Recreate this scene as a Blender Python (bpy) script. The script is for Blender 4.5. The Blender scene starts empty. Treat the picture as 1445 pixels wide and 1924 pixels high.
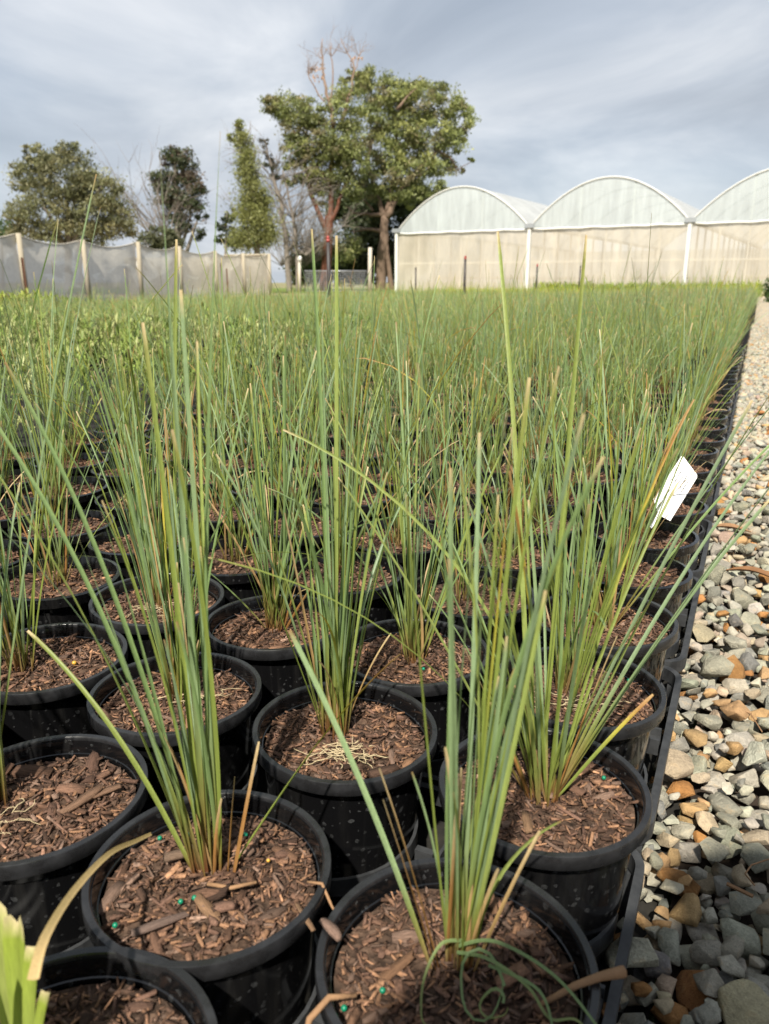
import bpy, bmesh, math, random
import numpy as np
from mathutils import Vector, Matrix, noise as mnoise

random.seed(7)
rng = np.random.default_rng(7)
SC = bpy.context.scene
COL = SC.collection
R = math.radians

# ------------------------------------------------------------------ camera
CAM_Z = 0.65
F_PX, CX, CY, HORIZON = 1450.0, 722.5, 962.0, 531.0
PITCH = math.atan((CY - HORIZON) / F_PX)
cam_data = bpy.data.cameras.new('camera')
cam = bpy.data.objects.new('camera', cam_data)
COL.objects.link(cam)
cam.location = (0, 0, CAM_Z)
cam.rotation_euler = (math.pi / 2 - PITCH, 0, 0)
cam_data.sensor_fit = 'VERTICAL'
cam_data.sensor_height = 36.0
cam_data.lens = F_PX / 1924.0 * 36.0
cam_data.clip_start = 0.02
cam_data.clip_end = 5000
cam_data.dof.use_dof = True
cam_data.dof.focus_distance = 1.05
cam_data.dof.aperture_fstop = 8.5
SC.camera = cam

# ------------------------------------------------------------------ sky and sun
SUN_AZ, SUN_EL = R(12.0), R(50.0)          # light travels towards azimuth 12 deg right of the view, from behind
world = bpy.data.worlds.new('World'); SC.world = world; world.use_nodes = True
def build_world():
    nt = world.node_tree; n = nt.nodes; l = nt.links; n.clear()
    out = n.new('ShaderNodeOutputWorld')
    sky = n.new('ShaderNodeTexSky'); sky.sky_type = 'NISHITA'; sky.sun_disc = False
    sky.sun_elevation = SUN_EL; sky.sun_rotation = math.pi + SUN_AZ
    b1 = n.new('ShaderNodeBackground'); b1.inputs[1].default_value = 0.06
    l.new(sky.outputs[0], b1.inputs[0])
    tc = n.new('ShaderNodeTexCoord'); sep = n.new('ShaderNodeSeparateXYZ'); l.new(tc.outputs['Generated'], sep.inputs[0])
    def math_(op, a, b=None):
        m = n.new('ShaderNodeMath'); m.operation = op
        for i, v in enumerate((a, b)):
            if v is None: continue
            if hasattr(v, 'is_linked'): l.new(v, m.inputs[i])
            else: m.inputs[i].default_value = v
        return m.outputs[0]
    zz = math_('ADD', math_('MAXIMUM', sep.outputs[2], 0.0), 0.30)
    cmb = n.new('ShaderNodeCombineXYZ')
    l.new(math_('DIVIDE', sep.outputs[0], zz), cmb.inputs[0]); l.new(math_('DIVIDE', sep.outputs[1], zz), cmb.inputs[1])
    def noise(scale, detail, rough, off, dist=0.0):
        mp = n.new('ShaderNodeMapping'); mp.inputs['Location'].default_value = off; l.new(cmb.outputs[0], mp.inputs[0])
        t = n.new('ShaderNodeTexNoise'); t.inputs['Scale'].default_value = scale; t.inputs['Detail'].default_value = detail
        t.inputs['Roughness'].default_value = rough; t.inputs['Distortion'].default_value = dist; l.new(mp.outputs[0], t.inputs[0])
        return t.outputs[0]
    def ramp(src, stops):
        r = n.new('ShaderNodeValToRGB'); l.new(src, r.inputs[0]); e = r.color_ramp.elements
        for i, (p, c) in enumerate(stops):
            el = e[i] if i < 2 else e.new(p)
            el.position = p; el.color = (*c, 1)
        return r.outputs[0]
    big = noise(1.5, 7, 0.56, (3.1, 1.7, 0.4), 0.45)
    cloud = ramp(big, [(0.34, (0.30, 0.335, 0.385)), (0.49, (0.385, 0.42, 0.47)), (0.62, (0.50, 0.525, 0.56)), (0.76, (0.66, 0.67, 0.685))])
    b2 = n.new('ShaderNodeBackground'); b2.inputs[1].default_value = 0.70; l.new(cloud, b2.inputs[0])
    hole = ramp(noise(0.6, 4, 0.5, (8.3, 2.2, 0.0), 0.2), [(0.38, (0.78,) * 3), (0.62, (0.98,) * 3)])
    mx = n.new('ShaderNodeMixShader'); l.new(hole, mx.inputs[0]); l.new(b1.outputs[0], mx.inputs[1]); l.new(b2.outputs[0], mx.inputs[2])
    l.new(mx.outputs[0], out.inputs[0])
build_world()
sun_d = bpy.data.lights.new('sun', 'SUN'); sun_d.energy = 4.5; sun_d.angle = R(1.2); sun_d.color = (1.0, 0.94, 0.82)
sun = bpy.data.objects.new('sun', sun_d); COL.objects.link(sun)
sun_dir = Vector((math.sin(SUN_AZ) * math.cos(SUN_EL), math.cos(SUN_AZ) * math.cos(SUN_EL), -math.sin(SUN_EL)))
sun.rotation_euler = sun_dir.to_track_quat('-Z', 'Y').to_euler()
SC.view_settings.view_transform = 'Standard'; SC.view_settings.look = 'None'
SC.view_settings.exposure = 1.1; SC.view_settings.gamma = 1.0; SC.view_settings.use_curve_mapping = False
SC.render.engine = 'CYCLES'
SC.cycles.use_denoising = True
SC.cycles.max_bounces = 8; SC.cycles.transparent_max_bounces = 12

# ------------------------------------------------------------------ helpers
def at(px, py, Y):
    """a point seen at (px, py) of the photograph, Y metres ahead"""
    a = (px - CX) / F_PX; b = (py - CY) / F_PX
    fwd = math.cos(PITCH) - b * math.sin(PITCH); dn = b * math.cos(PITCH) + math.sin(PITCH)
    t = Y / fwd
    return Vector((a * t, Y, CAM_Z - dn * t))
def to_px(p):
    x, y, z = p[0], p[1], p[2] - CAM_Z
    zc = y * math.cos(PITCH) - z * math.sin(PITCH); yc = z * math.cos(PITCH) + y * math.sin(PITCH)
    if zc < 0.02: return None
    return CX + F_PX * x / zc, CY - F_PX * yc / zc

def link(o, parent=None):
    COL.objects.link(o)
    if parent is not None: o.parent = parent
    return o
def tag(o, label=None, cat=None, group=None, kind=None):
    if label: o['label'] = label
    if cat: o['category'] = cat
    if group: o['group'] = group
    if kind: o['kind'] = kind
    return o
def empty(name, loc=(0, 0, 0), rz=0.0):
    o = bpy.data.objects.new(name, None); o.location = loc; o.rotation_euler = (0, 0, rz); o.empty_display_size = 0.05
    return link(o)
def mesh_np(name, V, F, mat=None, cols=None, smooth=False):
    """mesh from uniform-size face array"""
    V = np.asarray(V, np.float32); F = np.asarray(F, np.int32)
    me = bpy.data.meshes.new(name)
    k = F.shape[1]; m = len(F)
    me.vertices.add(len(V)); me.vertices.foreach_set('co', V.ravel())
    me.loops.add(m * k); me.loops.foreach_set('vertex_index', F.ravel())
    me.polygons.add(m); me.polygons.foreach_set('loop_start', np.arange(0, m * k, k, dtype=np.int32))
    if smooth: me.polygons.foreach_set('use_smooth', np.ones(m, bool))
    if cols is not None:
        ca = me.color_attributes.new('Col', 'FLOAT_COLOR', 'POINT')
        c = np.ones((len(V), 4), np.float32); c[:, :3] = cols
        ca.data.foreach_set('color', c.ravel())
    me.update(calc_edges=True); me.validate()
    if mat: me.materials.append(mat)
    return me
def obj(name, me, parent=None, loc=(0, 0, 0), rot=(0, 0, 0), scale=(1, 1, 1)):
    o = bpy.data.objects.new(name, me); o.location = loc; o.rotation_euler = rot; o.scale = scale
    return link(o, parent)
class MB:
    """collects quads / triangles"""
    def __init__(s): s.v = []; s.f = []; s.c = []
    def add(s, vs, fs, col=None):
        o = len(s.v); s.v += [tuple(p) for p in vs]; s.f += [tuple(i + o for i in f) for f in fs]
        if col is not None: s.c += [col] * len(vs)
    def box(s, c, h, ax=None):
        ax = ax or (Vector((1, 0, 0)), Vector((0, 1, 0)), Vector((0, 0, 1))); c = Vector(c)
        vs = [c + ax[0] * (h[0] * i) + ax[1] * (h[1] * j) + ax[2] * (h[2] * k) for i in (-1, 1) for j in (-1, 1) for k in (-1, 1)]
        s.add(vs, [(0, 1, 3, 2), (4, 6, 7, 5), (0, 4, 5, 1), (2, 3, 7, 6), (0, 2, 6, 4), (1, 5, 7, 3)])
    def bar(s, a, b, w, h, up=(0, 0, 1)):
        a, b = Vector(a), Vector(b); d = (b - a); L = d.length; d.normalize(); up = Vector(up)
        sd = d.cross(up)
        if sd.length < 1e-4: sd = d.cross(Vector((1, 0, 0)))
        sd.normalize(); u = sd.cross(d)
        s.box((a + b) / 2, (L / 2, w / 2, h / 2), (d, sd, u))
    def tube(s, pts, rad, n=8, cap=True, col=None):
        pts = [Vector(p) for p in pts]; rings = []
        ref = Vector((0.3, 0.2, 1))
        for i, p in enumerate(pts):
            d = (pts[min(i + 1, len(pts) - 1)] - pts[max(i - 1, 0)]).normalized()
            a = d.cross(ref)
            if a.length < 1e-3: a = d.cross(Vector((1, 0, 0)))
            a.normalize(); b = d.cross(a)
            r = rad[i] if hasattr(rad, '__len__') else rad
            rings.append([p + a * (r * math.cos(2 * math.pi * k / n)) + b * (r * math.sin(2 * math.pi * k / n)) for k in range(n)])
        vs = [q for r_ in rings for q in r_]; fs = []
        for i in range(len(pts) - 1):
            for k in range(n):
                fs.append((i * n + k, i * n + (k + 1) % n, (i + 1) * n + (k + 1) % n, (i + 1) * n + k))
        if cap: fs += [tuple(range(n))[::-1], tuple((len(pts) - 1) * n + k for k in range(n))]
        s.add(vs, fs, col)
    def lathe(s, prof, n=32, c=(0, 0, 0), closed=False):
        vs = [(c[0] + r * math.cos(2 * math.pi * k / n), c[1] + r * math.sin(2 * math.pi * k / n), c[2] + z) for r, z in prof for k in range(n)]
        m = len(prof); fs = []
        for i in range(m if closed else m - 1):
            j = (i + 1) % m
            for k in range(n): fs.append((i * n + k, i * n + (k + 1) % n, j * n + (k + 1) % n, j * n + k))
        s.add(vs, fs)
    def mesh(s, name, mat, smooth=False):
        me = bpy.data.meshes.new(name); me.from_pydata(s.v, [], s.f)
        if s.c and len(s.c) == len(s.v):
            ca = me.color_attributes.new('Col', 'FLOAT_COLOR', 'POINT')
            c = np.ones((len(s.v), 4), np.float32); c[:, :3] = np.array(s.c)[:, :3]; ca.data.foreach_set('color', c.ravel())
        if smooth: me.polygons.foreach_set('use_smooth', [True] * len(me.polygons))
        me.materials.append(mat); me.update(); return me
    def build(s, name, mat, parent=None, smooth=False, loc=(0, 0, 0)):
        return obj(name, s.mesh(name, mat, smooth), parent, loc)

# ------------------------------------------------------------------ materials
class NT:
    def __init__(s, name):
        s.m = bpy.data.materials.new(name); s.m.use_nodes = True; s.t = s.m.node_tree; s.n = s.t.nodes; s.n.clear()
        s.out = s.n.new('ShaderNodeOutputMaterial')
    def new(s, t, **kw):
        x = s.n.new(t)
        for k, v in kw.items(): setattr(x, k, v)
        return x
    def set(s, sock, v):
        if hasattr(v, 'is_linked'): s.t.links.new(v, sock)
        elif isinstance(v, (tuple, list)) and len(v) == 3 and sock.type == 'RGBA': sock.default_value = (*v, 1)
        else: sock.default_value = v
    def noise(s, scale, detail=3, rough=0.55, vec=None, dist=0.0, out=0):
        x = s.new('ShaderNodeTexNoise'); x.inputs['Scale'].default_value = scale; x.inputs['Detail'].default_value = detail
        x.inputs['Roughness'].default_value = rough; x.inputs['Distortion'].default_value = dist
        if vec is not None: s.set(x.inputs[0], vec)
        return x.outputs[out]
    def voronoi(s, scale, vec=None, feature='F1', out=0, rnd=1.0):
        x = s.new('ShaderNodeTexVoronoi', feature=feature); x.inputs['Scale'].default_value = scale; x.inputs['Randomness'].default_value = rnd
        if vec is not None: s.set(x.inputs[0], vec)
        return x.outputs[out]
    def coord(s, which='Object', scale=None, loc=None, rot=None):
        x = s.new('ShaderNodeTexCoord').outputs[which]
        if scale is None and loc is None and rot is None: return x
        m = s.new('ShaderNodeMapping'); s.set(m.inputs[0], x)
        if scale is not None: m.inputs['Scale'].default_value = scale
        if loc is not None: m.inputs['Location'].default_value = loc
        if rot is not None: m.inputs['Rotation'].default_value = rot
        return m.outputs[0]
    def ramp(s, src, stops, interp='LINEAR'):
        x = s.new('ShaderNodeValToRGB'); s.set(x.inputs[0], src); x.color_ramp.interpolation = interp; e = x.color_ramp.elements
        for i, (p, c) in enumerate(stops):
            el = e[i] if i < 2 else e.new(p)
            el.position = p; c = (c,) * 3 if not hasattr(c, '__len__') else c; el.color = (*c, 1)
        return x.outputs[0]
    def mix(s, f, a, b, mode='MIX'):
        x = s.new('ShaderNodeMix', data_type='RGBA', blend_type=mode); s.set(x.inputs[0], f); s.set(x.inputs[6], a); s.set(x.inputs[7], b)
        return x.outputs[2]
    def math(s, op, a, b=0.0):
        x = s.new('ShaderNodeMath', operation=op); s.set(x.inputs[0], a); s.set(x.inputs[1], b); return x.outputs[0]
    def bump(s, h, strength=0.3, dist=0.01):
        x = s.new('ShaderNodeBump'); s.set(x.inputs['Height'], h); x.inputs['Strength'].default_value = strength; x.inputs['Distance'].default_value = dist
        return x.outputs[0]
    def attr(s, name='Col'):
        x = s.new('ShaderNodeAttribute'); x.attribute_name = name; return x.outputs['Color']
    def objcol(s): return s.new('ShaderNodeObjectInfo').outputs['Color']
    def objrand(s): return s.new('ShaderNodeObjectInfo').outputs['Random']
    def bsdf(s, color, rough=0.6, normal=None, spec=0.4, **kw):
        b = s.new('ShaderNodeBsdfPrincipled'); s.set(b.inputs['Base Color'], color); s.set(b.inputs['Roughness'], rough)
        s.set(b.inputs['Specular IOR Level'], spec)
        if normal is not None: s.set(b.inputs['Normal'], normal)
        for k, v in kw.items(): s.set(b.inputs[k.replace('_', ' ')], v)
        return b.outputs[0]
    def mixsh(s, f, a, b):
        x = s.new('ShaderNodeMixShader'); s.set(x.inputs[0], f); s.set(x.inputs[1], a); s.set(x.inputs[2], b); return x.outputs[0]
    def translucent(s, c):
        x = s.new('ShaderNodeBsdfTranslucent'); s.set(x.inputs[0], c); return x.outputs[0]
    def transparent(s):
        return s.new('ShaderNodeBsdfTransparent').outputs[0]
    def done(s, sh): s.t.links.new(sh, s.out.inputs[0]); return s.m

M = {}
def mat_plain(name, col, rough=0.6, spec=0.4, nscale=8, var=0.25, bump=0.0, metal=0.0):
    t = NT(name); n = t.noise(nscale, 5, 0.6, t.coord('Object'))
    c = t.mix(t.ramp(n, [(0.3, 1 - var), (0.7, 1 + 0.0)]), tuple(v * (1 - var) for v in col), col)
    M[name] = t.done(t.bsdf(c, rough, t.bump(n, bump, 0.01) if bump else None, spec, Metallic=metal))
def mat_pot():
    t = NT('pot_plastic'); co = t.coord('Object')
    wv = t.new('ShaderNodeVectorMath', operation='ADD'); t.set(wv.inputs[0], co); wm = t.new('ShaderNodeVectorMath', operation='SCALE'); t.set(wm.inputs[0], t.noise(160, 2, .5, co, out=1)); wm.inputs['Scale'].default_value = .006; t.set(wv.inputs[1], wm.outputs[0])
    spots = t.voronoi(150, wv.outputs[0], 'F1'); size = t.voronoi(150, wv.outputs[0], 'F1', 1)
    sc = t.new('ShaderNodeSeparateColor'); t.set(sc.inputs[0], size)
    rad = t.math('MULTIPLY', t.math('POWER', sc.outputs[0], 2.0), 0.45)
    inside = t.math('LESS_THAN', spots, rad)
    film = t.noise(9, 4, 0.6, co)
    mask = t.math('MULTIPLY', inside, t.ramp(t.noise(420, 2, 0.5, co), [(0.35, 0.25), (0.7, 0.8)]))
    streak = t.noise(1.0, 4, 0.6, t.coord('Object', scale=(60, 60, 3)))
    dust = t.ramp(streak, [(0.5, 0), (0.8, 0.2)])
    base = t.mix(dust, (0.004, 0.004, 0.0045), (0.05, 0.048, 0.045))
    c = t.mix(t.math('MULTIPLY', mask, t.ramp(t.noise(14, 3, .6, co), [(.35, .08), (.65, .5)])), base, (0.12, 0.125, 0.13))
    rough = t.ramp(film, [(0.3, 0.08), (0.75, 0.24)])
    M['pot'] = t.done(t.bsdf(c, rough, t.bump(streak, 0.05, 0.002), 0.5))
    t = NT('pot_rim'); co = t.coord('Object')
    c = t.mix(t.ramp(t.noise(30, 5, 0.7, co), [(0.45, 0), (0.75, 0.6)]), (0.011, 0.011, 0.012), (0.035, 0.036, 0.04))
    M['rim'] = t.done(t.bsdf(c, t.ramp(t.noise(60, 3, 0.6, co), [(0.3, 0.2), (0.7, 0.38)]), None, 0.5))
mat_pot()
def mat_soil():
    t = NT('potting_mix'); co = t.coord('Object')
    n = t.noise(55, 6, 0.7, co); v = t.voronoi(160, co)
    c = t.ramp(n, [(0.3, (0.016, 0.011, 0.008)), (0.55, (0.075, 0.047, 0.033)), (0.75, (0.15, 0.095, 0.066))])
    M['soil'] = t.done(t.bsdf(c, 0.95, t.bump(t.math('ADD', n, v), 0.9, 0.004), 0.15))
mat_soil()
def mat_chip(name, src):
    t = NT(name); co = t.coord('Generated' if src == 'obj' else 'Object')
    col = t.objcol() if src == 'obj' else t.attr()
    g = t.noise(1.0, 5, 0.65, t.coord('Generated', scale=(3, 26, 8)) if src == 'obj' else t.coord('Object', scale=(260, 260, 260)))
    c = t.mix(1.0, col, t.ramp(g, [(0.28, 0.35), (0.52, 0.95), (0.75, 1.5)]), 'MULTIPLY')
    M[name] = t.done(t.bsdf(c, 0.9, t.bump(g, 0.7, 0.002), 0.2))
mat_chip('chip_obj', 'obj'); mat_chip('chip_attr', 'attr')
def mat_blade():
    t = NT('grass_blade'); col = t.attr()
    st = t.noise(1.0, 3, 0.6, t.coord('Object', scale=(900, 900, 25)))
    c = t.mix(1.0, col, t.ramp(st, [(0.3, 0.8), (0.7, 1.15)]), 'MULTIPLY')
    p = t.bsdf(c, 0.45, None, 0.35)
    M['blade'] = t.done(t.mixsh(0.32, p, t.translucent(t.mix(1.0, c, (1.1, 1.25, 0.6), 'MULTIPLY'))))
    t = NT('grass_blade_far'); c = t.attr()
    M['blade_far'] = t.done(t.mixsh(0.32, t.bsdf(c, 0.5, None, 0.3), t.translucent(c)))
mat_blade()
def mat_stone(name, src):
    t = NT(name); col = t.objcol() if src == 'obj' else t.attr()
    co = t.coord('Object') if src == 'attr' else t.coord('Object')
    sc = 1.0 if src == 'attr' else 1.0
    n1 = t.noise(60 if src == 'attr' else 2.2, 6, 0.65, co); n2 = t.noise(300 if src == 'attr' else 11, 4, 0.7, co)
    c = t.mix(1.0, col, t.ramp(n1, [(0.3, 0.72), (0.6, 1.05), (0.8, 1.25)]), 'MULTIPLY')
    c = t.mix(t.ramp(n1, [(0.56, 0), (0.72, 0.45)]), c, (0.34, 0.22, 0.10))
    c = t.mix(1.0, c, t.ramp(n2, [(0.3, 0.8), (0.7, 1.15)]), 'MULTIPLY')
    h = t.math('ADD', n1, t.math('MULTIPLY', n2, 0.5))
    M[name] = t.done(t.bsdf(c, 0.82, t.bump(h, 0.5, 0.005 if src == 'attr' else 0.1), 0.25))
mat_stone('stone_obj', 'obj'); mat_stone('stone_attr', 'attr')
def mat_grounds():
    t = NT('gravel_bed'); co = t.coord('Object')
    v = t.voronoi(26, co, 'F1', 1); d = t.voronoi(26, co, 'F1', 0)
    sc = t.new('ShaderNodeSeparateColor'); t.set(sc.inputs[0], v)
    c = t.ramp(sc.outputs[0], [(0.0, (0.22, 0.22, 0.20)), (0.35, (0.35, 0.34, 0.30)), (0.6, (0.42, 0.39, 0.32)), (0.82, (0.47, 0.37, 0.24)), (1.0, (0.40, 0.22, 0.10))])
    c = t.mix(t.ramp(d, [(0.4, 0), (0.75, 0.6)]), t.mix(1.0, c, (1.02, 1.0, .95), 'MULTIPLY'), (0.10, 0.08, 0.06))
    M['gravel_bed'] = t.done(t.bsdf(c, 0.9, t.bump(t.ramp(d, [(0, 1), (0.6, 0)]), 0.5, 0.012), 0.2))
    t = NT('path_soil'); co = t.coord('Object')
    n = t.noise(35, 8, 0.75, co)
    c = t.ramp(n, [(0.3, (0.012, 0.009, 0.007)), (0.6, (0.045, 0.032, 0.024)), (0.8, (0.15, 0.10, 0.06))])
    M['path_soil'] = t.done(t.bsdf(c, 0.95, t.bump(n, 0.8, 0.01), 0.2))
    t = NT('ground'); co = t.coord('Object')
    n = t.noise(0.35, 6, 0.65, co); f = t.noise(14, 5, 0.7, co)
    g = t.ramp(f, [(0.3, (0.05, 0.085, 0.02)), (0.7, (0.12, 0.16, 0.045))])
    s = t.ramp(f, [(0.3, (0.20, 0.155, 0.10)), (0.7, (0.36, 0.29, 0.20))])
    M['ground'] = t.done(t.bsdf(t.mix(t.ramp(n, [(0.42, 0), (0.56, 1)]), g, s), 0.95, t.bump(f, 0.5, 0.02), 0.1))
    t = NT('lawn'); co = t.coord('Object')
    f = t.noise(9, 6, 0.7, co)
    M['lawn'] = t.done(t.bsdf(t.ramp(f, [(0.3, (0.06, 0.10, 0.02)), (0.7, (0.16, 0.21, 0.05))]), 0.95, t.bump(f, 0.6, 0.03), 0.1))
    t = NT('track'); co = t.coord('Object')
    f = t.noise(5, 7, 0.7, co)
    M['track'] = t.done(t.bsdf(t.ramp(f, [(0.3, (0.26, 0.20, 0.13)), (0.7, (0.42, 0.34, 0.24))]), 0.95, t.bump(f, 0.5, 0.02), 0.1))
    t = NT('weed_mat'); co = t.coord('Object')
    f = t.noise(40, 5, 0.7, co)
    M['weed_mat'] = t.done(t.bsdf(t.ramp(f, [(0.3, (0.008, 0.008, 0.008)), (0.8, (0.03, 0.027, 0.022))]), 0.9, None, 0.2))
mat_grounds()
def mat_tray():
    t = NT('tray_plastic'); co = t.coord('Object')
    n = t.noise(45, 5, 0.7, co)
    M['tray'] = t.done(t.bsdf(t.ramp(n, [(0.35, (0.018, 0.019, 0.021)), (0.75, (0.045, 0.047, 0.05))]), 0.5, t.bump(n, 0.15, 0.002), 0.45))
mat_tray()
mat_plain('root', (0.42, 0.34, 0.21), 0.9, 0.1, 90, 0.4)
mat_plain('bead_green', (0.0, 0.16, 0.085), 0.35, 0.5, 60, 0.2)
mat_plain('bead_yellow', (0.5, 0.28, 0.04), 0.4, 0.5, 60, 0.2)
mat_plain('tag_white', (0.86, 0.86, 0.85), 0.4, 0.5, 30, 0.03)
mat_plain('print_dark', (0.03, 0.03, 0.035), 0.6, 0.2, 30, 0.1)
mat_plain('dead_leaf', (0.20, 0.10, 0.045), 0.6, 0.3, 40, 0.5, 0.3)
mat_plain('twig', (0.26, 0.15, 0.08), 0.85, 0.2, 90, 0.5, 0.3)
mat_plain('timber_pale', (0.33, 0.29, 0.22), 0.85, 0.2, 6, 0.3, 0.3)
mat_plain('timber_white', (0.42, 0.39, 0.33), 0.85, 0.2, 6, 0.25, 0.3)
mat_plain('galvanised', (0.42, 0.44, 0.46), 0.45, 0.5, 20, 0.25, 0.0, 0.7)
mat_plain('white_steel', (0.58, 0.58, 0.56), 0.45, 0.4, 4, 0.08)
mat_plain('riser_dark', (0.035, 0.03, 0.03), 0.5, 0.4, 20, 0.3)
mat_plain('riser_rust', (0.11, 0.05, 0.03), 0.8, 0.2, 20, 0.4)
mat_plain('red_plastic', (0.30, 0.05, 0.04), 0.4, 0.5, 20, 0.1)
mat_plain('bark_red', (0.17, 0.07, 0.045), 0.9, 0.15, 2.5, 0.55, 0.6)
mat_plain('bark_brown', (0.18, 0.125, 0.092), 0.9, 0.15, 2.5, 0.55, 0.6)
mat_plain('bark_grey', (0.21, 0.18, 0.155), 0.9, 0.15, 2.5, 0.45, 0.6)
mat_plain('dead_wood', (0.27, 0.19, 0.145), 0.9, 0.15, 2.5, 0.4, 0.5)
def mat_leaf():
    t = NT('tree_leaf'); c = t.attr()
    M['tree_leaf'] = t.done(t.mixsh(0.35, t.bsdf(c, 0.5, None, 0.4), t.translucent(c)))
mat_leaf()
def mat_film(name, col, trans, clear, crease, stain=.55):
    t = NT(name); co = t.coord('Object', scale=(crease, crease, 0.35))
    n = t.noise(1.0, 4, 0.6, co)
    c = t.mix(1.0, col, t.ramp(n, [(0.3, 0.82), (0.7, 1.05)]), 'MULTIPLY')
    c = t.mix(t.ramp(t.noise(.35, 5, .65, t.coord('Object')), [(.45, 0), (.75, stain)]), c, tuple(v * k for v, k in zip(col, (.94, .88, .78))))
    p = t.bsdf(c, 0.35, t.bump(n, 0.35, 0.08), 0.4)
    s = t.mixsh(trans, p, t.translucent(c))
    M[name] = t.done(t.mixsh(t.ramp(n, [(0.3, clear * 1.3), (0.7, clear * 0.8)]), s, t.transparent()))
mat_film('film_clear', (0.63, 0.69, 0.71), 0.4, 0.28, 2.4, .1)
mat_film('film_cream', (0.72, 0.66, 0.56), 0.4, 0.30, 1.2)
mat_film('film_roof', (0.62, 0.64, 0.65), 0.35, 0.12, 1.0, .15)
def mat_cloth():
    t = NT('shade_cloth'); co = t.coord('Object')
    n = t.noise(1.0, 3, 0.55, t.coord('Object', scale=(0.5, 0.5, 1.1), rot=(0, 0.5, 0)), 0.6)
    fine = t.noise(7, 5, 0.7, co)
    c = t.mix(t.ramp(n, [(0.56, 0), (0.60, 0.75)]), (0.70, 0.655, 0.57), (0.90, 0.87, 0.79))
    c = t.mix(1.0, c, t.ramp(fine, [(0.3, 0.88), (0.7, 1.08)]), 'MULTIPLY')
    p = t.mixsh(0.42, t.bsdf(c, 0.9, t.bump(n, 0.3, 0.1), 0.1), t.translucent(c))
    M['cloth'] = t.done(t.mixsh(0.12, p, t.transparent()))
mat_cloth()
mat_plain('skin', (0.50, 0.30, 0.21), 0.5, 0.4, 20, 0.1)
mat_plain('jacket', (0.05, 0.06, 0.08), 0.9, 0.2, 30, 0.3)
mat_plain('phone', (0.015, 0.015, 0.017), 0.25, 0.5, 20, 0.1)

# ------------------------------------------------------------------ lattice of the bed (u across, v along)
ROW_ANG = R(25.0)
AV = Vector((math.sin(ROW_ANG), math.cos(ROW_ANG)))          # along the rows
BV = Vector((-math.cos(ROW_ANG), math.sin(ROW_ANG)))         # from the gravel into the bed
STEP_A, STEP_B = 0.2155, 0.213
ORG = Vector((0.048, 0.437))
POT_H = 0.185
def cell(r, k): return ORG + AV * (STEP_A * k) + BV * (STEP_B * r)
def uv(u, v, z=0.0):                                          # u: metres right of the outer pot row, v: metres along
    p = ORG + AV * v - BV * u
    return Vector((p.x, p.y, z))

# ------------------------------------------------------------------ ground
def sheet(name, pts, z, mat, parent=None, kind='structure'):
    b = MB(); b.add([(p[0], p[1], z) for p in pts], [tuple(range(len(pts)))])
    o = b.build(name, M[mat], parent)
    if kind: o['kind'] = kind
    return o
g = sheet('ground', [(-1500, -300), (1500, -300), (1500, 3000), (-1500, 3000)], -0.03, 'ground')
BED_L = 27.0
sheet('weed_mat_ground', [uv(0.13, -2.2), uv(0.13, BED_L + .3), uv(-30, BED_L + .3), uv(-30, -2.2)], -0.004, 'weed_mat')
path = sheet('gravel_path', [uv(0.135, -2.2), uv(2.3, -2.2), uv(2.3, 40), uv(0.135, 40)], -0.002, 'path_soil')
sheet('gravel_path_surface', [uv(0.135, 11.5), uv(2.3, 11.5), uv(2.3, 39.9), uv(0.135, 39.9)], 0.012, 'gravel_bed')
sheet('sandy_track', [(-60, 29), (-10.2, 27.5), (-5.6, 45.5), (3.0, 47), (14, 40.5), (22, 36), (26, 38.5), (3, 53.0), (-8, 51), (-60, 44)], -0.02, 'track')
sheet('lawn_ground', [(-40, 53.2), (3, 53.2), (1.0, 62), (30, 100), (-60, 100)], -0.012, 'lawn')

# ------------------------------------------------------------------ stones of the path
PAL_STONE = [((0.26, 0.262, 0.228), 30), ((0.315, 0.312, 0.27), 28), ((0.36, 0.352, 0.30), 18), ((0.20, 0.208, 0.20), 10),
             ((0.38, 0.325, 0.24), 14), ((0.38, 0.25, 0.13), 6), ((0.29, 0.145, 0.055), 4), ((0.33, 0.27, 0.225), 7)]
_pw = np.array([w for _, w in PAL_STONE], float); _pw /= _pw.sum()
def stone_col():
    c = np.array(PAL_STONE[rng.choice(len(PAL_STONE), p=_pw)][0]); return np.clip(c * rng.uniform(0.82, 1.14) * rng.uniform(0.95, 1.05, 3) * np.array((1.05, 1.0, .93)), 0, 1)
def stone_mesh(seed, bevel):
    r = random.Random(seed); bm = bmesh.new()
    e = (1.0, r.uniform(0.66, 0.92), r.uniform(0.45, 0.7)); pw = r.uniform(0.55, 0.85)
    for _ in range(r.randint(12, 17)):
        d = Vector((r.gauss(0, 1), r.gauss(0, 1), r.gauss(0, 1))).normalized()
        d = Vector([math.copysign(abs(c) ** pw, c) for c in d]); d = d / max(1.0, d.length * 0.92)
        bm.verts.new([d[i] * e[i] * r.uniform(0.78, 1.0) for i in range(3)])
    bmesh.ops.convex_hull(bm, input=bm.verts[:])
    bmesh.ops.delete(bm, geom=[v for v in bm.verts if not v.link_faces], context='VERTS')
    bmesh.ops.dissolve_limit(bm, angle_limit=R(16), verts=bm.verts[:], edges=bm.edges[:])
    if bevel:
        bmesh.ops.bevel(bm, geom=bm.edges[:], offset=0.04, segments=1, affect='EDGES', profile=0.6, clamp_overlap=True)
    bmesh.ops.triangulate(bm, faces=bm.faces[:])
    bm.verts.index_update()
    V = np.array([v.co[:] for v in bm.verts]); F = np.array([[v.index for v in f.verts] for f in bm.faces]); bm.free()
    return V, F, e
def rotm(rx, ry, rz): 
    from mathutils import Euler
    return np.array(Euler((rx, ry, rz)).to_matrix())
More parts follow.
